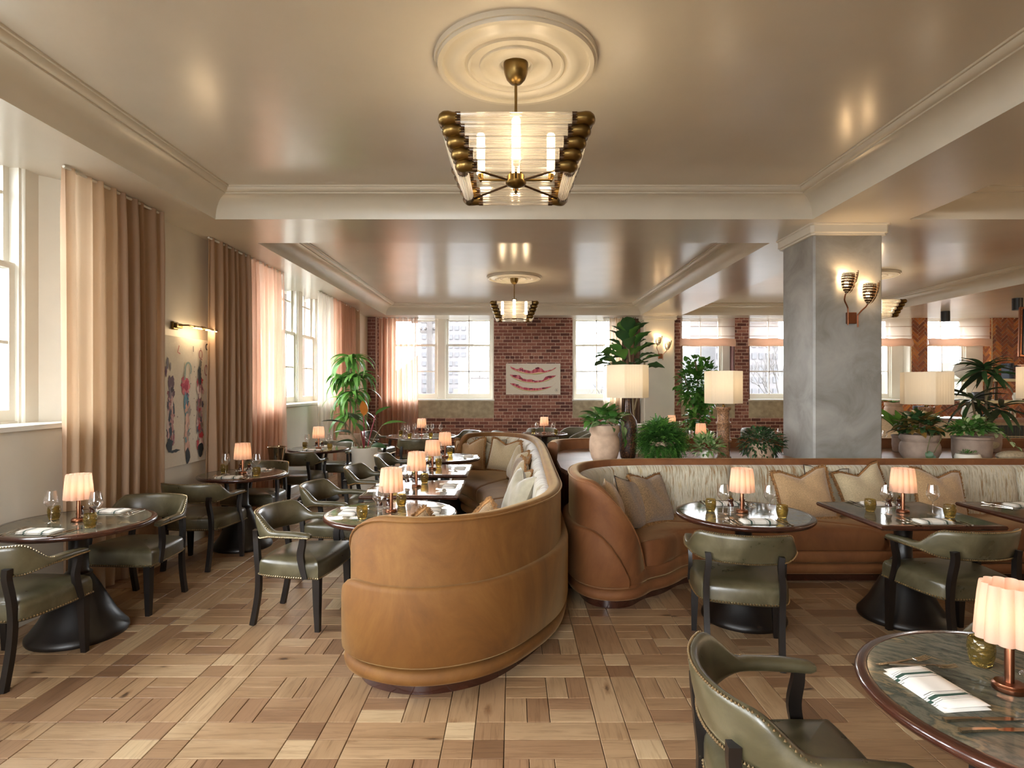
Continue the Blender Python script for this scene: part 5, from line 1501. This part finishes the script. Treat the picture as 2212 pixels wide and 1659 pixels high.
def bushpts(n, rx, ry, rz, cz, rr, zmin=-.25, up=.35, fill=.5):
    out = []
    while len(out) < n:
        v = Vector((rr.gauss(0, 1), rr.gauss(0, 1), rr.gauss(0, 1))).normalized()
        if v.z < zmin: continue
        r = rr.uniform(fill, 1)
        p = Vector((v.x*rx*r, v.y*ry*r, cz+v.z*rz*r)); d = v+Vector((rr.uniform(-.5, .5), rr.uniform(-.5, .5), up+rr.uniform(-.4, .4)))
        out.append((p, d))
    return out
def potmesh(kind, r, h):
    g = G()
    if kind == 'jar': pr = [(0, 0), (r*.72, 0), (r*.86, h*.1), (r, h*.32), (r*1.0, h*.55), (r*.95, h*.66), (r*.88, h*.71), (r*.9, h*.76), (r*1.0, h*.82), (r*1.0, h*.97), (r*.97, h), (r*.88, h), (r*.84, h*.85), (0, h*.85)]
    elif kind == 'tub': pr = [(0, 0), (r*.86, 0), (r*.9, h*.03), (r*.97, h*.45), (r*.96, h*.88), (r*1.0, h*.9), (r*1.0, h), (r*.92, h), (r*.9, h*.93), (0, h*.93)]
    else: pr = [(0, 0), (r*.7, 0), (r*.95, h*.3), (r, h*.6), (r*.9, h*.95), (r*.88, h), (r*.8, h), (r*.8, h*.85), (0, h*.85)]
    lathe(g, pr, 36); return g
POTS = {}
def potted(name, x, y, z, kind, r, h, mat, label, cat='plant', soil='soil', group=None):
    o = empty(name, (x, y, z), 0, label, cat, group)
    ob('pot', potmesh(kind, r, h).mesh('pot', mat, 50), o)
    g = G(); disc(g, r*.84, h*.9, 24); ob('soil', g.mesh('soil', soil, 0), o)
    return o
def stems(root, segs, r, mat='stem', nm='stem'):
    for s in segs:
        g = G(); tube(g, catmull(s, 4), r, 6); ob(nm, g.mesh(nm, mat), root)
LZ = .881
ra = random.Random(21)
# pothos
o = potted('potted_pothos', .95, 6.08, LZ, 'jar', .155, .37, 'terracotta', 'leafy green pothos in a pale terracotta jar beside the brown bottle lamp')
L1 = leafmesh(.13, .085, 'leaf_mid', .9, .3, 6, .7); L1b = leafmesh(.12, .08, 'leaf_pale', .9, .3, 6, .7)
scatter(o, [L1, L1, L1b], bushpts(110, .19, .17, .13, .40, ra, -.15, .3, .35), rr=ra)
scatter(o, [L1, L1b], [(Vector((.17+.01*k, -.02, .42-.06*k)), (.4, -.5, -.9)) for k in range(4)], rr=ra)
stems(o, [[(.1, 0, .35), (.17, -.02, .42), (.2, -.03, .3), (.2, -.04, .2)]], .004)
# fern
o = potted('potted_fern', 1.56, 6.15, LZ, 'jar', .15, .2, 'terracotta', 'dense bushy fern spilling over its pot on the ledge')
g = G()
for k in range(9):
    t = k/8; y = .01+.085*t; z = .03*t-.08*t*t; w_ = .022*(1-t*.7)
    for s_ in (-1, 1): g.add([(0, y, z), (s_*w_*.7, y+.002, z-.002), (s_*w_, y+.012, z-.005), (0, y+.012, z)], [(0, 1, 2, 3)])
FR = g.mesh('frond', 'leaf', 0)
scatter(o, [FR], bushpts(290, .20, .17, .19, .19, ra, -.75, .1, .75), 'frond', .8, 1.2, ra)
foliage(o, g, 'leaf_mid', bushpts(1100, .2, .17, .19, .19, ra, -.8, .0, .45), ra, .8, 1.2)
# small variegated
o = potted('potted_peperomia', 2.02, 6.1, LZ, 'bowl', .07, .1, 'whitepot', 'small variegated plant in a white pot between fern and carved lamp')
LV = leafmesh(.075, .03, 'leaf_pale', .5, .3, 4, .7); LV2 = leafmesh(.075, .03, 'leaf_mid', .5, .3, 4, .7)
scatter(o, [LV, LV, LV2], bushpts(200, .17, .13, .13, .13, ra, -.6, .4, .3), rr=ra)
# dark small-leaved shrub in holed pot
o = potted('potted_hoya', 2.62, 6.2, LZ, 'jar', .13, .17, 'terracotta', 'dark small-leaved trailing plant left of the plaster column')
LD = leafmesh(.06, .026, 'leaf_dark', .6, .3, 3, .7); LD2 = leafmesh(.06, .026, 'leaf_plum', .6, .3, 3, .7)
scatter(o, [LD, LD2, LD2], bushpts(290, .235, .16, .17, .17, ra, -.7, .1, .7), rr=ra)
foliage(o, leafG(.06, .028, .6, .3, 3, .7), 'leaf_dark', bushpts(420, .225, .15, .16, .17, ra, -.8, .0, .35), ra)
# fiddle leaf behind the bottle lamp
o = potted('potted_fiddle_fig', 1.42, 6.85, LZ, 'tub', .17, .33, 'whitepot', 'fiddle-leaf fig in a white tub rising behind the brown bottle lamp')
stems(o, [[(0, 0, .3), (-.02, 0, .7), (-.05, 0, 1.05), (-.08, 0, 1.35)], [(0, 0, .5), (.08, .02, .8), (.12, 0, 1.05)], [(-.02, 0, .7), (-.2, 0, .95), (-.28, 0, 1.05)]], .012, 'cane')
FL = leafmesh(.24, .16, 'leaf_mid', .5, .35, 8, 1.15, .12); FL2 = leafmesh(.22, .15, 'leaf_dark', .6, .35, 8, 1.15, .12)
it = []
for k in range(30):
    t = k/29; a = k*2.4; z = .98+.42*t; r = .03; it.append((Vector((-.06+.14*math.cos(a)*(1-t)+r*math.cos(a), r*math.sin(a)*2, z)), (math.cos(a), math.sin(a)*.8, .35+1.3*t)))
for k in range(7): a = k*2.1; it.append((Vector((-.28, 0, 1.0+.03*k)), (math.cos(a)-.3, math.sin(a), .3)))
scatter(o, [FL, FL2], it, rr=ra)
# broad leaf plant right of column, cane palms
o = potted('potted_aspidistra', 4.62, 6.9, LZ, 'tub', .15, .2, 'greypot', 'bright broad-leaved green plant right behind the plaster column')
BLf = leafmesh(.42, .1, 'leaf', .5, .3, 8, .8)
scatter(o, BLf, [(Vector((.04*math.cos(a), .04*math.sin(a), .18)), (math.cos(a)*.6, math.sin(a)*.5, 1.0)) for a in [k*.7 for k in range(16)]], rr=ra)
o = potted('potted_coleus', 4.26, 6.15, LZ, 'jar', .185, .27, 'greypot', 'bronze-green trailing coleus in a taupe jar beside the carved lamp')
LC = leafmesh(.12, .075, 'leaf_red', .9, .3, 5, .7); LC2 = leafmesh(.12, .075, 'leaf_dark', .9, .3, 5, .7)
scatter(o, [LC, LC2], bushpts(120, .22, .17, .16, .32, ra, -.2, .2, .4), rr=ra)
stems(o, [[(0, -.15, .3), (-.03, -.2, .26), (-.07, -.21, .12), (-.05, -.2, .04)], [(.12, -.12, .3), (.08, -.2, .25), (0, -.21, .1)]], .004)
scatter(o, LC2, [(Vector((-.05+.02*k, -.21, .12-.03*k)), (ra.uniform(-.5, .5), -.4, -.8)) for k in range(5)], rr=ra)
o = potted('potted_ivy', 4.78, 6.12, LZ, 'tub', .18, .25, 'greypot', 'variegated ivy-like plant in a straight taupe pot right of the coleus')
LI = leafmesh(.07, .045, 'leaf_pale', .7, .3, 4, .8); LI2 = leafmesh(.07, .045, 'leaf_mid', .7, .3, 4, .8)
foliage(o, leafG(.07, .045, .7, .3, 4, .8), 'leaf_mid', bushpts(220, .24, .16, .11, .31, ra, -.2, .3, .2), ra)
scatter(o, [LI, LI2], bushpts(200, .25, .17, .13, .31, ra, -.25, .3, .3), rr=ra)
scatter(o, [LI, LI2], [(Vector((.22+.06*k, -.08, .3-.05*k)), (1, ra.uniform(-.5, .5), -.5)) for k in range(6)], rr=ra)
stems(o, [[(.1, -.05, .3), (.25, -.08, .3), (.4, -.08, .15), (.52, -.08, .04)]], .004)
o = potted('moss_bowl', 4.63, 5.98, LZ, 'bowl', .115, .085, 'whitepot', 'low white bowl of moss in front of the taupe pot', 'bowl', 'moss')
LMs = leafmesh(.03, .012, 'leaf_mid', .4, .3, 2)
scatter(o, LMs, bushpts(90, .085, .08, .03, .085, ra, 0, 1, .2), rr=ra)
# dark cordyline
def rosette(root, me, c, n, spread, rr, up0=.9, up1=-.5):
    it = []
    for k in range(n):
        t = k/(n-1); a = k*2.4+rr.uniform(-.2, .2); it.append((Vector(c)+Vector((0, 0, .05*(1-t))), (math.cos(a), math.sin(a), up0+(up1-up0)*t+rr.uniform(-.15, .15))))
    scatter(root, me, it, rr=rr)
o = potted('potted_cordyline', 5.62, 7.0, LZ, 'tub', .17, .22, 'greypot', 'tall dark long-leaved cordyline at the right, in front of the bar')
stems(o, [[(0, 0, .2), (.02, 0, .5), (.0, 0, .95)], [(0, 0, .2), (-.08, .03, .4), (-.12, .03, .6)], [(0, 0, .3), (.12, -.03, .45), (.16, -.03, .5)], [(.01, 0, .6), (.08, 0, .8), (.1, 0, .9)]], .012, 'cane')
CL = leafmesh(.42, .062, 'leaf_plum', .75, .3, 8, .75); CL2 = leafmesh(.38, .06, 'leaf_dark', .95, .3, 8, .75)
rosette(o, [CL, CL2], (0, 0, .95), 26, 1, ra, 1.1, -.4); rosette(o, [CL, CL2], (-.12, .03, .58), 20, 1, ra); rosette(o, [CL2, CL], (.16, -.03, .48), 20, 1, ra); rosette(o, [CL2], (.1, 0, .9), 12, 1, ra)
# ficus tree against window
o = potted('indoor_tree', 4.0, 12.7, 0, 'tub', .25, .5, 'greypot', 'tall leafy indoor tree in front of the white-blinded brick window')
stems(o, [[(0, 0, .4), (.02, 0, 1.0), (0, 0, 1.8), (-.05, 0, 2.2)], [(0, 0, .9), (.2, 0, 1.4), (.3, 0, 2.0)], [(0, 0, 1.0), (-.2, 0, 1.5), (-.28, 0, 1.9)]], .016, 'cane')
LT = leafmesh(.13, .09, 'leaf', .6, .3, 4, .8); LT2 = leafmesh(.13, .09, 'leaf_mid', .6, .3, 4, .8)
scatter(o, [LT, LT2], bushpts(220, .44, .38, .66, 1.68, ra, -1, .2, .6)+bushpts(70, .28, .24, .4, .95, ra, -1, .1, .4), rr=ra)
foliage(o, leafG(.14, .1, .6, .3, 3, .8), 'leaf', bushpts(420, .42, .36, .62, 1.68, ra, -1, .2, .2)+bushpts(120, .26, .22, .38, .98, ra, -1, .1, .2), ra)
# big white planter with rubber plant, dracaena behind
o = potted('rubber_plant', -2.17, 8.62, 0, 'tub', .19, .76, 'whitepot', 'rubber plant with one orange leaf in a tall white planter', soil='moss')
scatter(o, LMs, bushpts(120, .16, .16, .03, .715, ra, 0, 1, .1), nm='moss_tuft', smin=1, smax=2, rr=ra)
ends = [((-.62, -.05, 1.25), 'leaf_plum'), ((-.5, .1, 1.05), 'leaf_plum'), ((.62, .0, 1.22), 'leaf'), ((.35, .1, 1.42), 'leaf_mid'), ((.3, -.2, .82), 'leaf_dark'), ((-.3, -.2, .9), 'leaf_dark'), ((.02, -.12, 1.42), 'leaf_orange'), ((-.28, .2, 1.3), 'leaf_plum'), ((-.02, -.25, 1.12), 'leaf_mid')]
for (e, mt) in ends:
    e = Vector(e); b = Vector((e.x*.1, e.y*.1, .72)); m_ = Vector((e.x*.42, e.y*.6, .72+(e.z-.72)*.72))
    s0 = m_
    g = G(); tube(g, [b, b.lerp(m_, .5)+Vector((0, 0, .02)), m_], .008, 6); so = ob('stem', g.mesh('stem', 'crimson' if mt in ('leaf_mid', 'leaf_orange') else 'cane'), o)
    d = (e-m_); Lf = max(.26, d.length*.95)
    ob('leaf', leafmesh(min(.36, Lf), .12, mt, .5, .35, 8, .8), o, mat4=orient(m_, d, ra.uniform(-.6, .6)))
o = potted('dracaena', -2.72, 9.78, 0, 'tub', .2, .86, 'terracotta', 'tall drooping green dracaena behind the rubber plant')
stems(o, [[(0, 0, .8), (.02, 0, 1.2), (.03, 0, 1.95)], [(.05, 0, .8), (.1, 0, 1.2), (.12, 0, 1.6)], [(-.05, 0, .8), (-.08, .05, 1.2), (-.08, .05, 1.65)]], .016, 'cane')
DL = leafmesh(.5, .075, 'leaf', 1.9, .35, 9, .7); DL2 = leafmesh(.42, .07, 'leaf_mid', 2.0, .35, 9, .7)
for c, n in (((.03, 0, 2.08), 34), ((.14, 0, 1.78), 26), ((-.12, .02, 1.75), 26), ((.1, -.05, 1.5), 22), ((-.06, 0, 1.38), 18), ((.02, 0, 1.12), 18)): rosette(o, [DL, DL2], c, n, 1, ra, 1.0, .1)

# ================================================================ LEDGE LAMPS
def hexshade(w_, dpt, h):
    """elongated hexagon drum"""
    X, Y = w_/2, dpt/2; k = .42
    q = [(-X, 0), (-X*k, -Y), (X*k, -Y), (X, 0), (X*k, Y), (-X*k, Y)]; P_ = []
    for a in range(6):
        p, r = q[a], q[(a+1) % 6]
        for i in range(14): P_.append((p[0]+(r[0]-p[0])*i/14, p[1]+(r[1]-p[1])*i/14))
    n = len(P_); g = G(); vs = [(x*(1+.004*(i % 2)), y*(1+.008*(i % 2)), 0) for i, (x, y) in enumerate(P_)]+[(x*(1+.004*(i % 2)), y*(1+.008*(i % 2)), h) for i, (x, y) in enumerate(P_)]
    g.add(vs, [(i, (i+1) % n, n+(i+1) % n, n+i) for i in range(n)])
    return g.mesh('lamp_shade', 'bigshade', 0)
def ledge_lamp(x, y, kind, zb, sw, sh, rot, lab, e=3.5):
    parts = []
    if kind == 'bottle':
        g = G(); lathe(g, [(0, 0), (.068, 0), (.078, .01), (.092, .1), (.105, .24), (.105, .34), (.095, .40), (.066, .45), (.04, .475), (.03, .5), (.024, .6), (.022, .66), (.03, .665), (.03, .67)], 36); parts.append(('bottle_base', g.mesh('bottle_base', 'glaze', 60)))
        hb = .67
    else:
        g = G(); pr = [(0, 0), (.08, 0), (.082, .02), (.07, .03), (.068, .17), (.082, .18), (.084, .2), (.07, .21), (.066, .36), (.078, .37), (.078, .385), (.064, .395), (.062, .51), (.075, .52), (.078, .55), (.06, .55)]
        lathe(g, pr, 36); parts.append(('carved_base', g.mesh('carved_base', 'carved', 60))); hb = .55
    g = G(); tube(g, [(0, 0, hb), (0, 0, zb-LZ+sh*.6)], .007, 8); lathe(g, [(0, 0), (.018, 0), (.02, .02), (.01, .03), (.016, .045), (.006, .055)], 12, z0=hb-.005); parts.append(('brass_neck', g.mesh('brass_neck', 'brass')))
    parts.append(('lamp_shade', hexshade(sw, sw*.78, sh), {'at': (0, 0, zb-LZ)}))
    g = G(); lathe(g, [(0, 0), (.02, .01), (.028, .04), (.02, .07), (0, .08)], 12, z0=zb-LZ+sh*.35); parts.append(('bulb', g.mesh('bulb', 'bulb')))
    inst(parts, 'ledge_lamp', (x, y, LZ), R(rot), lab, 'lamp', 'tall lamps on the planter ledge')
    point(x, y, zb+sh*.75, e, (1, .8, .58), .03)
ledge_lamp(1.24, 6.32, 'bottle', 1.53, .47, .35, 8, 'brown speckled bottle lamp with cream hexagonal shade, first on the ledge', .8)
ledge_lamp(2.26, 6.3, 'carved', 1.47, .44, .345, 38, 'carved clay column lamp with cream shade left of the plaster column', .8)
ledge_lamp(4.47, 6.35, 'carved', 1.46, .56, .345, 12, 'carved clay column lamp with cream shade right of the plaster column', .8)
ledge_lamp(5.66, 6.3, 'carved', 1.52, .46, .345, 20, 'cream shaded lamp cropped by the right edge of the photo', .8)
# leaf-shaped clay dishes at right of ledge
g = G(); n = 24; vs = []
for i in range(9):
    for k in range(n):
        a = 2*PI*k/n; r = i/8; vs.append((.24*r*math.cos(a)*(1+.1*math.cos(a)), .13*r*math.sin(a), .06*r*r+.02*r*math.cos(2*a)))
g.add(vs, [(i*n+k, i*n+(k+1) % n, (i+1)*n+(k+1) % n, (i+1)*n+k) for i in range(8) for k in range(n)])
DM = g.mesh('clay_dish', 'dish', 180)
ob('clay_dish', DM, None, (5.35, 6.75, .93), (R(12), 0, .3), 'large shallow clay dish on the ledge behind the closed one', 'dish')
g = G(); vs = []
for side in (-1, 1):
    o_ = len(g.v); vs = []
    for i in range(13):
        for j in range(9):
            u, v_ = -1+2*i/12, -1+2*j/8; w_ = math.sqrt(max(0, 1-u*u))
            vs.append((u*.17, v_*w_*.1, .055+side*.055*w_*math.sqrt(max(0, 1-v_*v_))))
    g.add(vs, [(i*9+j, (i+1)*9+j, (i+1)*9+j+1, i*9+j+1) for i in range(12) for j in range(8)])
ob('clay_pod', g.mesh('clay_pod', 'dish', 180), None, (5.12, 6.02, LZ+.002), (0, 0, .1), 'speckled almond-shaped clay pod at the right end of the ledge', 'vase')

# ================================================================ ICE BUCKET STAND
parts = []
g = G(); lathe(g, [(.07, .62), (.075, .625), (.09, .74), (.108, .875), (.118, .88), (.12, .888), (.114, .888), (.104, .87), (.07, .635), (0, .635)], 36); parts.append(('bucket', g.mesh('bucket', 'silver')))
g = G(); tube(g, [(.0, -.085, .8), (0, -.12, .81), (0, -.13, .79), (0, -.11, .77)], .008, 6); lathe(g, [(.076, .64), (.082, .66), (.076, .665)], 24); parts.append(('ring_handle', g.mesh('ring_handle', 'brass')))
for k in range(3):
    a = 2*PI*k/3; g = G(); tube(g, [(.08*math.cos(a), .08*math.sin(a), .64), (.06*math.cos(a), .06*math.sin(a), .3), (.16*math.cos(a), .16*math.sin(a), .006)], .008, 6); parts.append(('leg', g.mesh('leg', 'brass')))
inst(parts, 'ice_bucket_stand', (-2.99, 7.45, 0), .4, 'polished ice bucket on a slim stand by the pink sheer curtain', 'ice bucket')

# ================================================================ REAR DINING AREA
def tub_parts(mat, Rr=.34, h=.78):
    g = G(); vs = []; N_ = 36; m = 8
    for i in range(N_+1):
        a = R(-30+240*i/N_)+PI; c, s = math.cos(a), math.sin(a)
        t = abs(i/N_*2-1); hh = h-.14*max(0, (t-.45)/.55)**1.5
        for (o_, z) in ((0, .12), (.0, hh-.03), (-.02, hh), (-.06, hh), (-.08, hh-.03), (-.085, .42), (-.085, .12), (-.04, .12)):
            vs.append(((Rr+o_)*c, (Rr+o_)*s, z))
    fs = [(i*m+k, (i+1)*m+k, (i+1)*m+(k+1) % m, i*m+(k+1) % m) for i in range(N_) for k in range(m)]+[tuple(range(m)), tuple(reversed(range(N_*m, (N_+1)*m)))]
    sh = g.add(vs, fs).mesh('backrest', mat, 60)
    g = G(); lathe(g, [(0, .14), (Rr-.08, .14), (Rr-.07, .16), (Rr-.07, .42), (Rr-.1, .45), (0, .46)], 28); st = g.mesh('seat', mat)
    P_ = [('backrest', sh), ('seat', st)]
    for k in range(4):
        a = PI/4+PI/2*k; g = G(); tube(g, [(.22*math.cos(a), .22*math.sin(a), .15), (.24*math.cos(a), .24*math.sin(a), 0)], .02, 6, [1, .7]); P_.append(('leg', g.mesh('leg', 'darkwood')))
    return P_
TB, TC = tub_parts('olivefab'), tub_parts('cream')
for (x, y, a, pr, lab) in ((-.08, 11.5, -75, TB, 'olive tub chair left of the table under the melon poster'), (1.3, 11.35, 95, TB, 'olive tub chair right of the table under the melon poster'), (.62, 12.2, 180, TB, 'olive tub chair behind the table under the melon poster'),
      (1.28, 12.4, 130, TB, 'olive tub chair against the brick wall under the right window'), (2.2, 8.3, -20, TC, 'cream tub chair behind the fern'),
      (4.05, 8.6, 60, TC, 'cream tub chair behind the dark trailing plant'), (5.4, 10.3, 80, TB, 'olive tub chair beyond the ledge next to the plaster column'), (5.1, 12.2, 180, TB, 'olive tub chair before the window left of the plaster column'),
      (7.0, 8.9, 90, TB, 'olive tub chair beyond the coleus pot')):
    inst(pr, 'tub_chair', (x, y, 0), R(a), lab, 'chair', 'rounded tub chairs')
rtable(2.98, 9.3, .47, 'round table beyond the ledge behind the fern'); setting(2.98, 9.3, 20, 'the round table beyond the fern', full=False)
rtable(3.25, 12.0, .45, 'round table near the far cream column'); setting(3.25, 12.0, 10, 'the round table near the far cream column', full=False)
rtable(4.3, 9.7, .45, 'round table beyond the dark trailing plant'); 
for (x, y, q) in ((3.62, 9.6, 'left'), (3.98, 9.7, 'right')): ob('wine_glass', WG, None, (x+.42, y, .7502), None, 'stemmed wine glass, %s one above the dark trailing plant' % q, 'glass', 'stemmed wine glasses')
rtable(6.2, 9.2, .45, 'round table right of the plaster column beyond the ledge')
ob('wine_glass', WG, None, (5.85, 9.25, .7502), None, 'stemmed glass seen right of the plaster column', 'glass', 'stemmed wine glasses')

# ================================================================ BAR AT THE RIGHT
bar = empty('bar_counter', (0, 0, 0), 0, 'long bar counter with green tile front at the far right', 'counter')
g = G(); prism(g, [(7.1, 11.6), (8.1, 10.2), (12.5, 9.6), (12.5, 10.3), (8.5, 10.9), (7.6, 12.0)], 1.03, 1.08); ob('stone_top', g.mesh('stone_top', 'stone', 0), bar)
g = G(); prism(g, [(7.25, 11.6), (8.2, 10.3), (12.5, 9.72), (12.5, 10.2), (8.5, 10.8), (7.65, 11.9)], 0, 1.03); ob('body', g.mesh('body', 'grout', 0), bar)
A_, B_ = Vector((8.2, 10.3, 0)), Vector((12.5, 9.72, 0)); dl = (B_-A_); LL = dl.length; dl.normalize(); nl_ = Vector((dl.y, -dl.x, 0))
g = G(); nt = int(LL/.062)
cnt = 0
for r_ in range(5):
    for k in range(nt):
        p = A_+dl*(k*.062+.004); q = A_+dl*(k*.062+.058); z0 = .98-.2*r_-.19; z1 = z0+.185
        vs = [p+nl_*.002, q+nl_*.002, q+nl_*.008, p+nl_*.008]
        gg = G() if (r_ < 2 and k < 65) else g
        gg.add([(*v.xy, z0) for v in vs]+[(*v.xy, z1) for v in vs], [(3, 2, 6, 7), (0, 4, 5, 1), (1, 5, 6, 2), (0, 3, 7, 4), (4, 7, 6, 5), (0, 1, 2, 3)], None, random.random())
        if gg is not g: ob('tile', gg.mesh('tile', 'greentile', 0, 'rnd'), bar)
ob('tiles_beyond', g.mesh('tiles_beyond', 'greentile', 0, 'rnd'), bar, kind='stuff')
sh = empty('bar_shelf_unit', (0, 0, 0), 0, 'two-tier pale bar shelf on metal posts above the counter', 'shelf')
for z in (1.40, 1.79):
    g = G(); cbox(g, 8.0 if z > 1.5 else 8.25, 12.4, 10.45, 10.85, z-.05, z, .004); ob('shelf_board', g.mesh('shelf_board', 'shelf', 0), sh)
for x in (8.72, 9.4, 11.2): g = G(); tube(g, [(x, 10.6, 1.08), (x, 10.6, 1.75)], .024, 10); ob('post', g.mesh('post', 'bronze'), sh)
bk = random.Random(8); x = 8.9; k = 0
names = ['crimson', 'cream', 'navy', 'black', 'pink', 'sage', 'orange', 'maroon']; colh = ['#7a1f22', '#d8cbb0', '#26344a', '#1c1a1a', '#c07a80', '#5f6a50', '#b0602a', '#58242a']
for i, c in enumerate(colh): MT['book%d' % i] = simple('book_cloth_%d' % i, c, .6)
bseen = {}; ORD = ['', 'second', 'third', 'fourth', 'fifth', 'sixth', 'seventh', 'eighth', 'ninth', 'tenth', 'eleventh', 'twelfth']
while x < 10.3:
    t = bk.uniform(.022, .05); h = bk.uniform(.2, .28); ci = bk.randrange(8)
    g = G(); cbox(g, -t/2, t/2, -.09, .09, 0, h, .003)
    ob('book', g.mesh('book', 'book%d' % ci, 0), None, (x+t/2, 10.62, 1.7905), None, 'upright %s book%s on the top bar shelf' % (names[ci], '' if not bseen.setdefault(ci, 0) else ', %s %s one from the left,' % (ORD[bseen[ci]], names[ci])), 'book', 'books on the top bar shelf'); bseen[ci] += 1; x += t+.003
def lathob(nm, prof, mat, loc, lab, cat, grp=None, n=28):
    g = G(); lathe(g, prof, n); return ob(nm, g.mesh(nm, mat, 60), None, loc, None, lab, cat, grp)
lathob('vase', [(0, 0), (.09, 0), (.17, .08), (.2, .16), (.17, .24), (.1, .29), (.1, .31), (.09, .31), (.08, .28), (0, .1)], 'whitevase', (8.22, 10.65, 1.7905), 'round chalk-white vase at the left end of the top bar shelf', 'vase')
lathob('plate_stack', [(0, 0), (.12, 0), (.14, .02), (.14, .04), (.13, .045), (.15, .07), (.15, .1), (.14, .11), (.15, .15), (0, .15)], 'ceramic_dark', (8.5, 10.65, 1.4005), 'stack of dark bowls on the lower bar shelf', 'bowl')
lathob('serving_bowl', [(0, 0), (.16, 0), (.2, .05), (.2, .17), (.19, .2), (.18, .2), (.18, .06), (0, .05)], 'ceramic_green', (9.75, 10.65, 1.4005), 'wide sage ribbed bowl on the lower bar shelf', 'bowl')
lathob('jug', [(0, 0), (.06, 0), (.08, .06), (.06, .13), (.05, .14), (0, .1)], 'whitevase', (9.15, 10.65, 1.4005), 'small white pot on the lower bar shelf', 'jug')
lathob('jug', [(0, 0), (.06, 0), (.09, .07), (.07, .14), (.05, .16), (0, .1)], 'whitevase', (10.1, 10.62, 1.4005), 'round white planter pot right of the sage bowl', 'pot')
lathob('bowl_stack', [(0, 0), (.07, 0), (.1, .05), (.1, .08), (.09, .09), (.11, .14), (.11, .2), (0, .2)], 'ceramic_dark', (7.82, 11.3, 1.0805), 'stack of grey bowls on the bar counter', 'bowl')
lathob('jug', [(0, 0), (.09, 0), (.13, .08), (.1, .2), (.07, .22), (.06, .26), (0, .2)], 'whitevase', (8.32, 10.7, 1.0805), 'white rounded teapot shape on the bar counter', 'jug')
lathob('metal_cup', [(0, 0), (.05, 0), (.055, .16), (.05, .16), (.045, .02), (0, .02)], 'silver', (8.72, 9.98+.28, 1.0805), 'metal cup on the bar counter at the right edge', 'cup')
o = potted('potted_succulent', 7.42, 11.45, 1.0805, 'jar', .16, .26, 'terracotta', 'small plant in a pale jar at the left end of the bar counter')
scatter(o, leafmesh(.22, .06, 'leaf', .6, .3, 5, .7), [(Vector((0, 0, .24)), (math.cos(a), math.sin(a), .7)) for a in [k*.9 for k in range(12)]], rr=ra)
o = potted('potted_sprig', 10.05, 10.55, 1.4005, 'bowl', .05, .06, 'whitepot', 'tiny sprig plant beside the sage bowl')
scatter(o, LV2, bushpts(30, .07, .07, .06, .1, ra, -.2, .6, .3), rr=ra)
# screen hanging from the ceiling
o = empty('wall_screen', (8.42, 9.0, 2.42), 0, 'black screen in a riveted brass frame hung from the ceiling at the right edge', 'screen', rot=(R(-8), R(7), R(-6)))
g = G(); cbox(g, -.62, .9, -.02, .03, -.40, .40, .012); ob('frame', g.mesh('frame', 'copper', 0), o)
g = G(); cbox(g, -.585, .87, -.032, -.015, -.365, .365, .008); ob('display', g.mesh('display', 'blackboard', 0), o)
g = G()
for k in range(8): ball(g, -.603, -.022, -.35+.1*k, .006, 6)
ob('rivets', g.mesh('rivets', 'nail'), o)
g = G(); tube(g, [(0, .01, .39), (0, .01, .8)], .02, 8); ob('bracket', g.mesh('bracket', 'black'), o)
for (x, y, l_) in ((9.5, 12.9, 'above the bar window'), (9.45, 11.0, 'above the hanging screen')):
    parts = []; g = G(); lathe(g, [(.0, 0), (.085, 0), (.085, -.22), (.072, -.222), (.07, -.19), (0, -.19)], 28); parts.append(('housing', g.mesh('housing', 'black')))
    g = G(); disc(g, .068, -.195, 20, up=False); parts.append(('lens', g.mesh('lens', 'downglow', 0)))
    inst(parts, 'downlight', (x, y, SOF), 0, 'black cylinder downlight '+l_, 'downlight', 'black ceiling downlights')
    sp = bpy.data.lights.new('downlight_beam', 'SPOT'); sp.energy = 40; sp.color = (1, .78, .55); sp.spot_size = R(80); sp.spot_blend = .6; so = bpy.data.objects.new('downlight_beam', sp); COL.objects.link(so); so.location = (x, y, SOF-.23)
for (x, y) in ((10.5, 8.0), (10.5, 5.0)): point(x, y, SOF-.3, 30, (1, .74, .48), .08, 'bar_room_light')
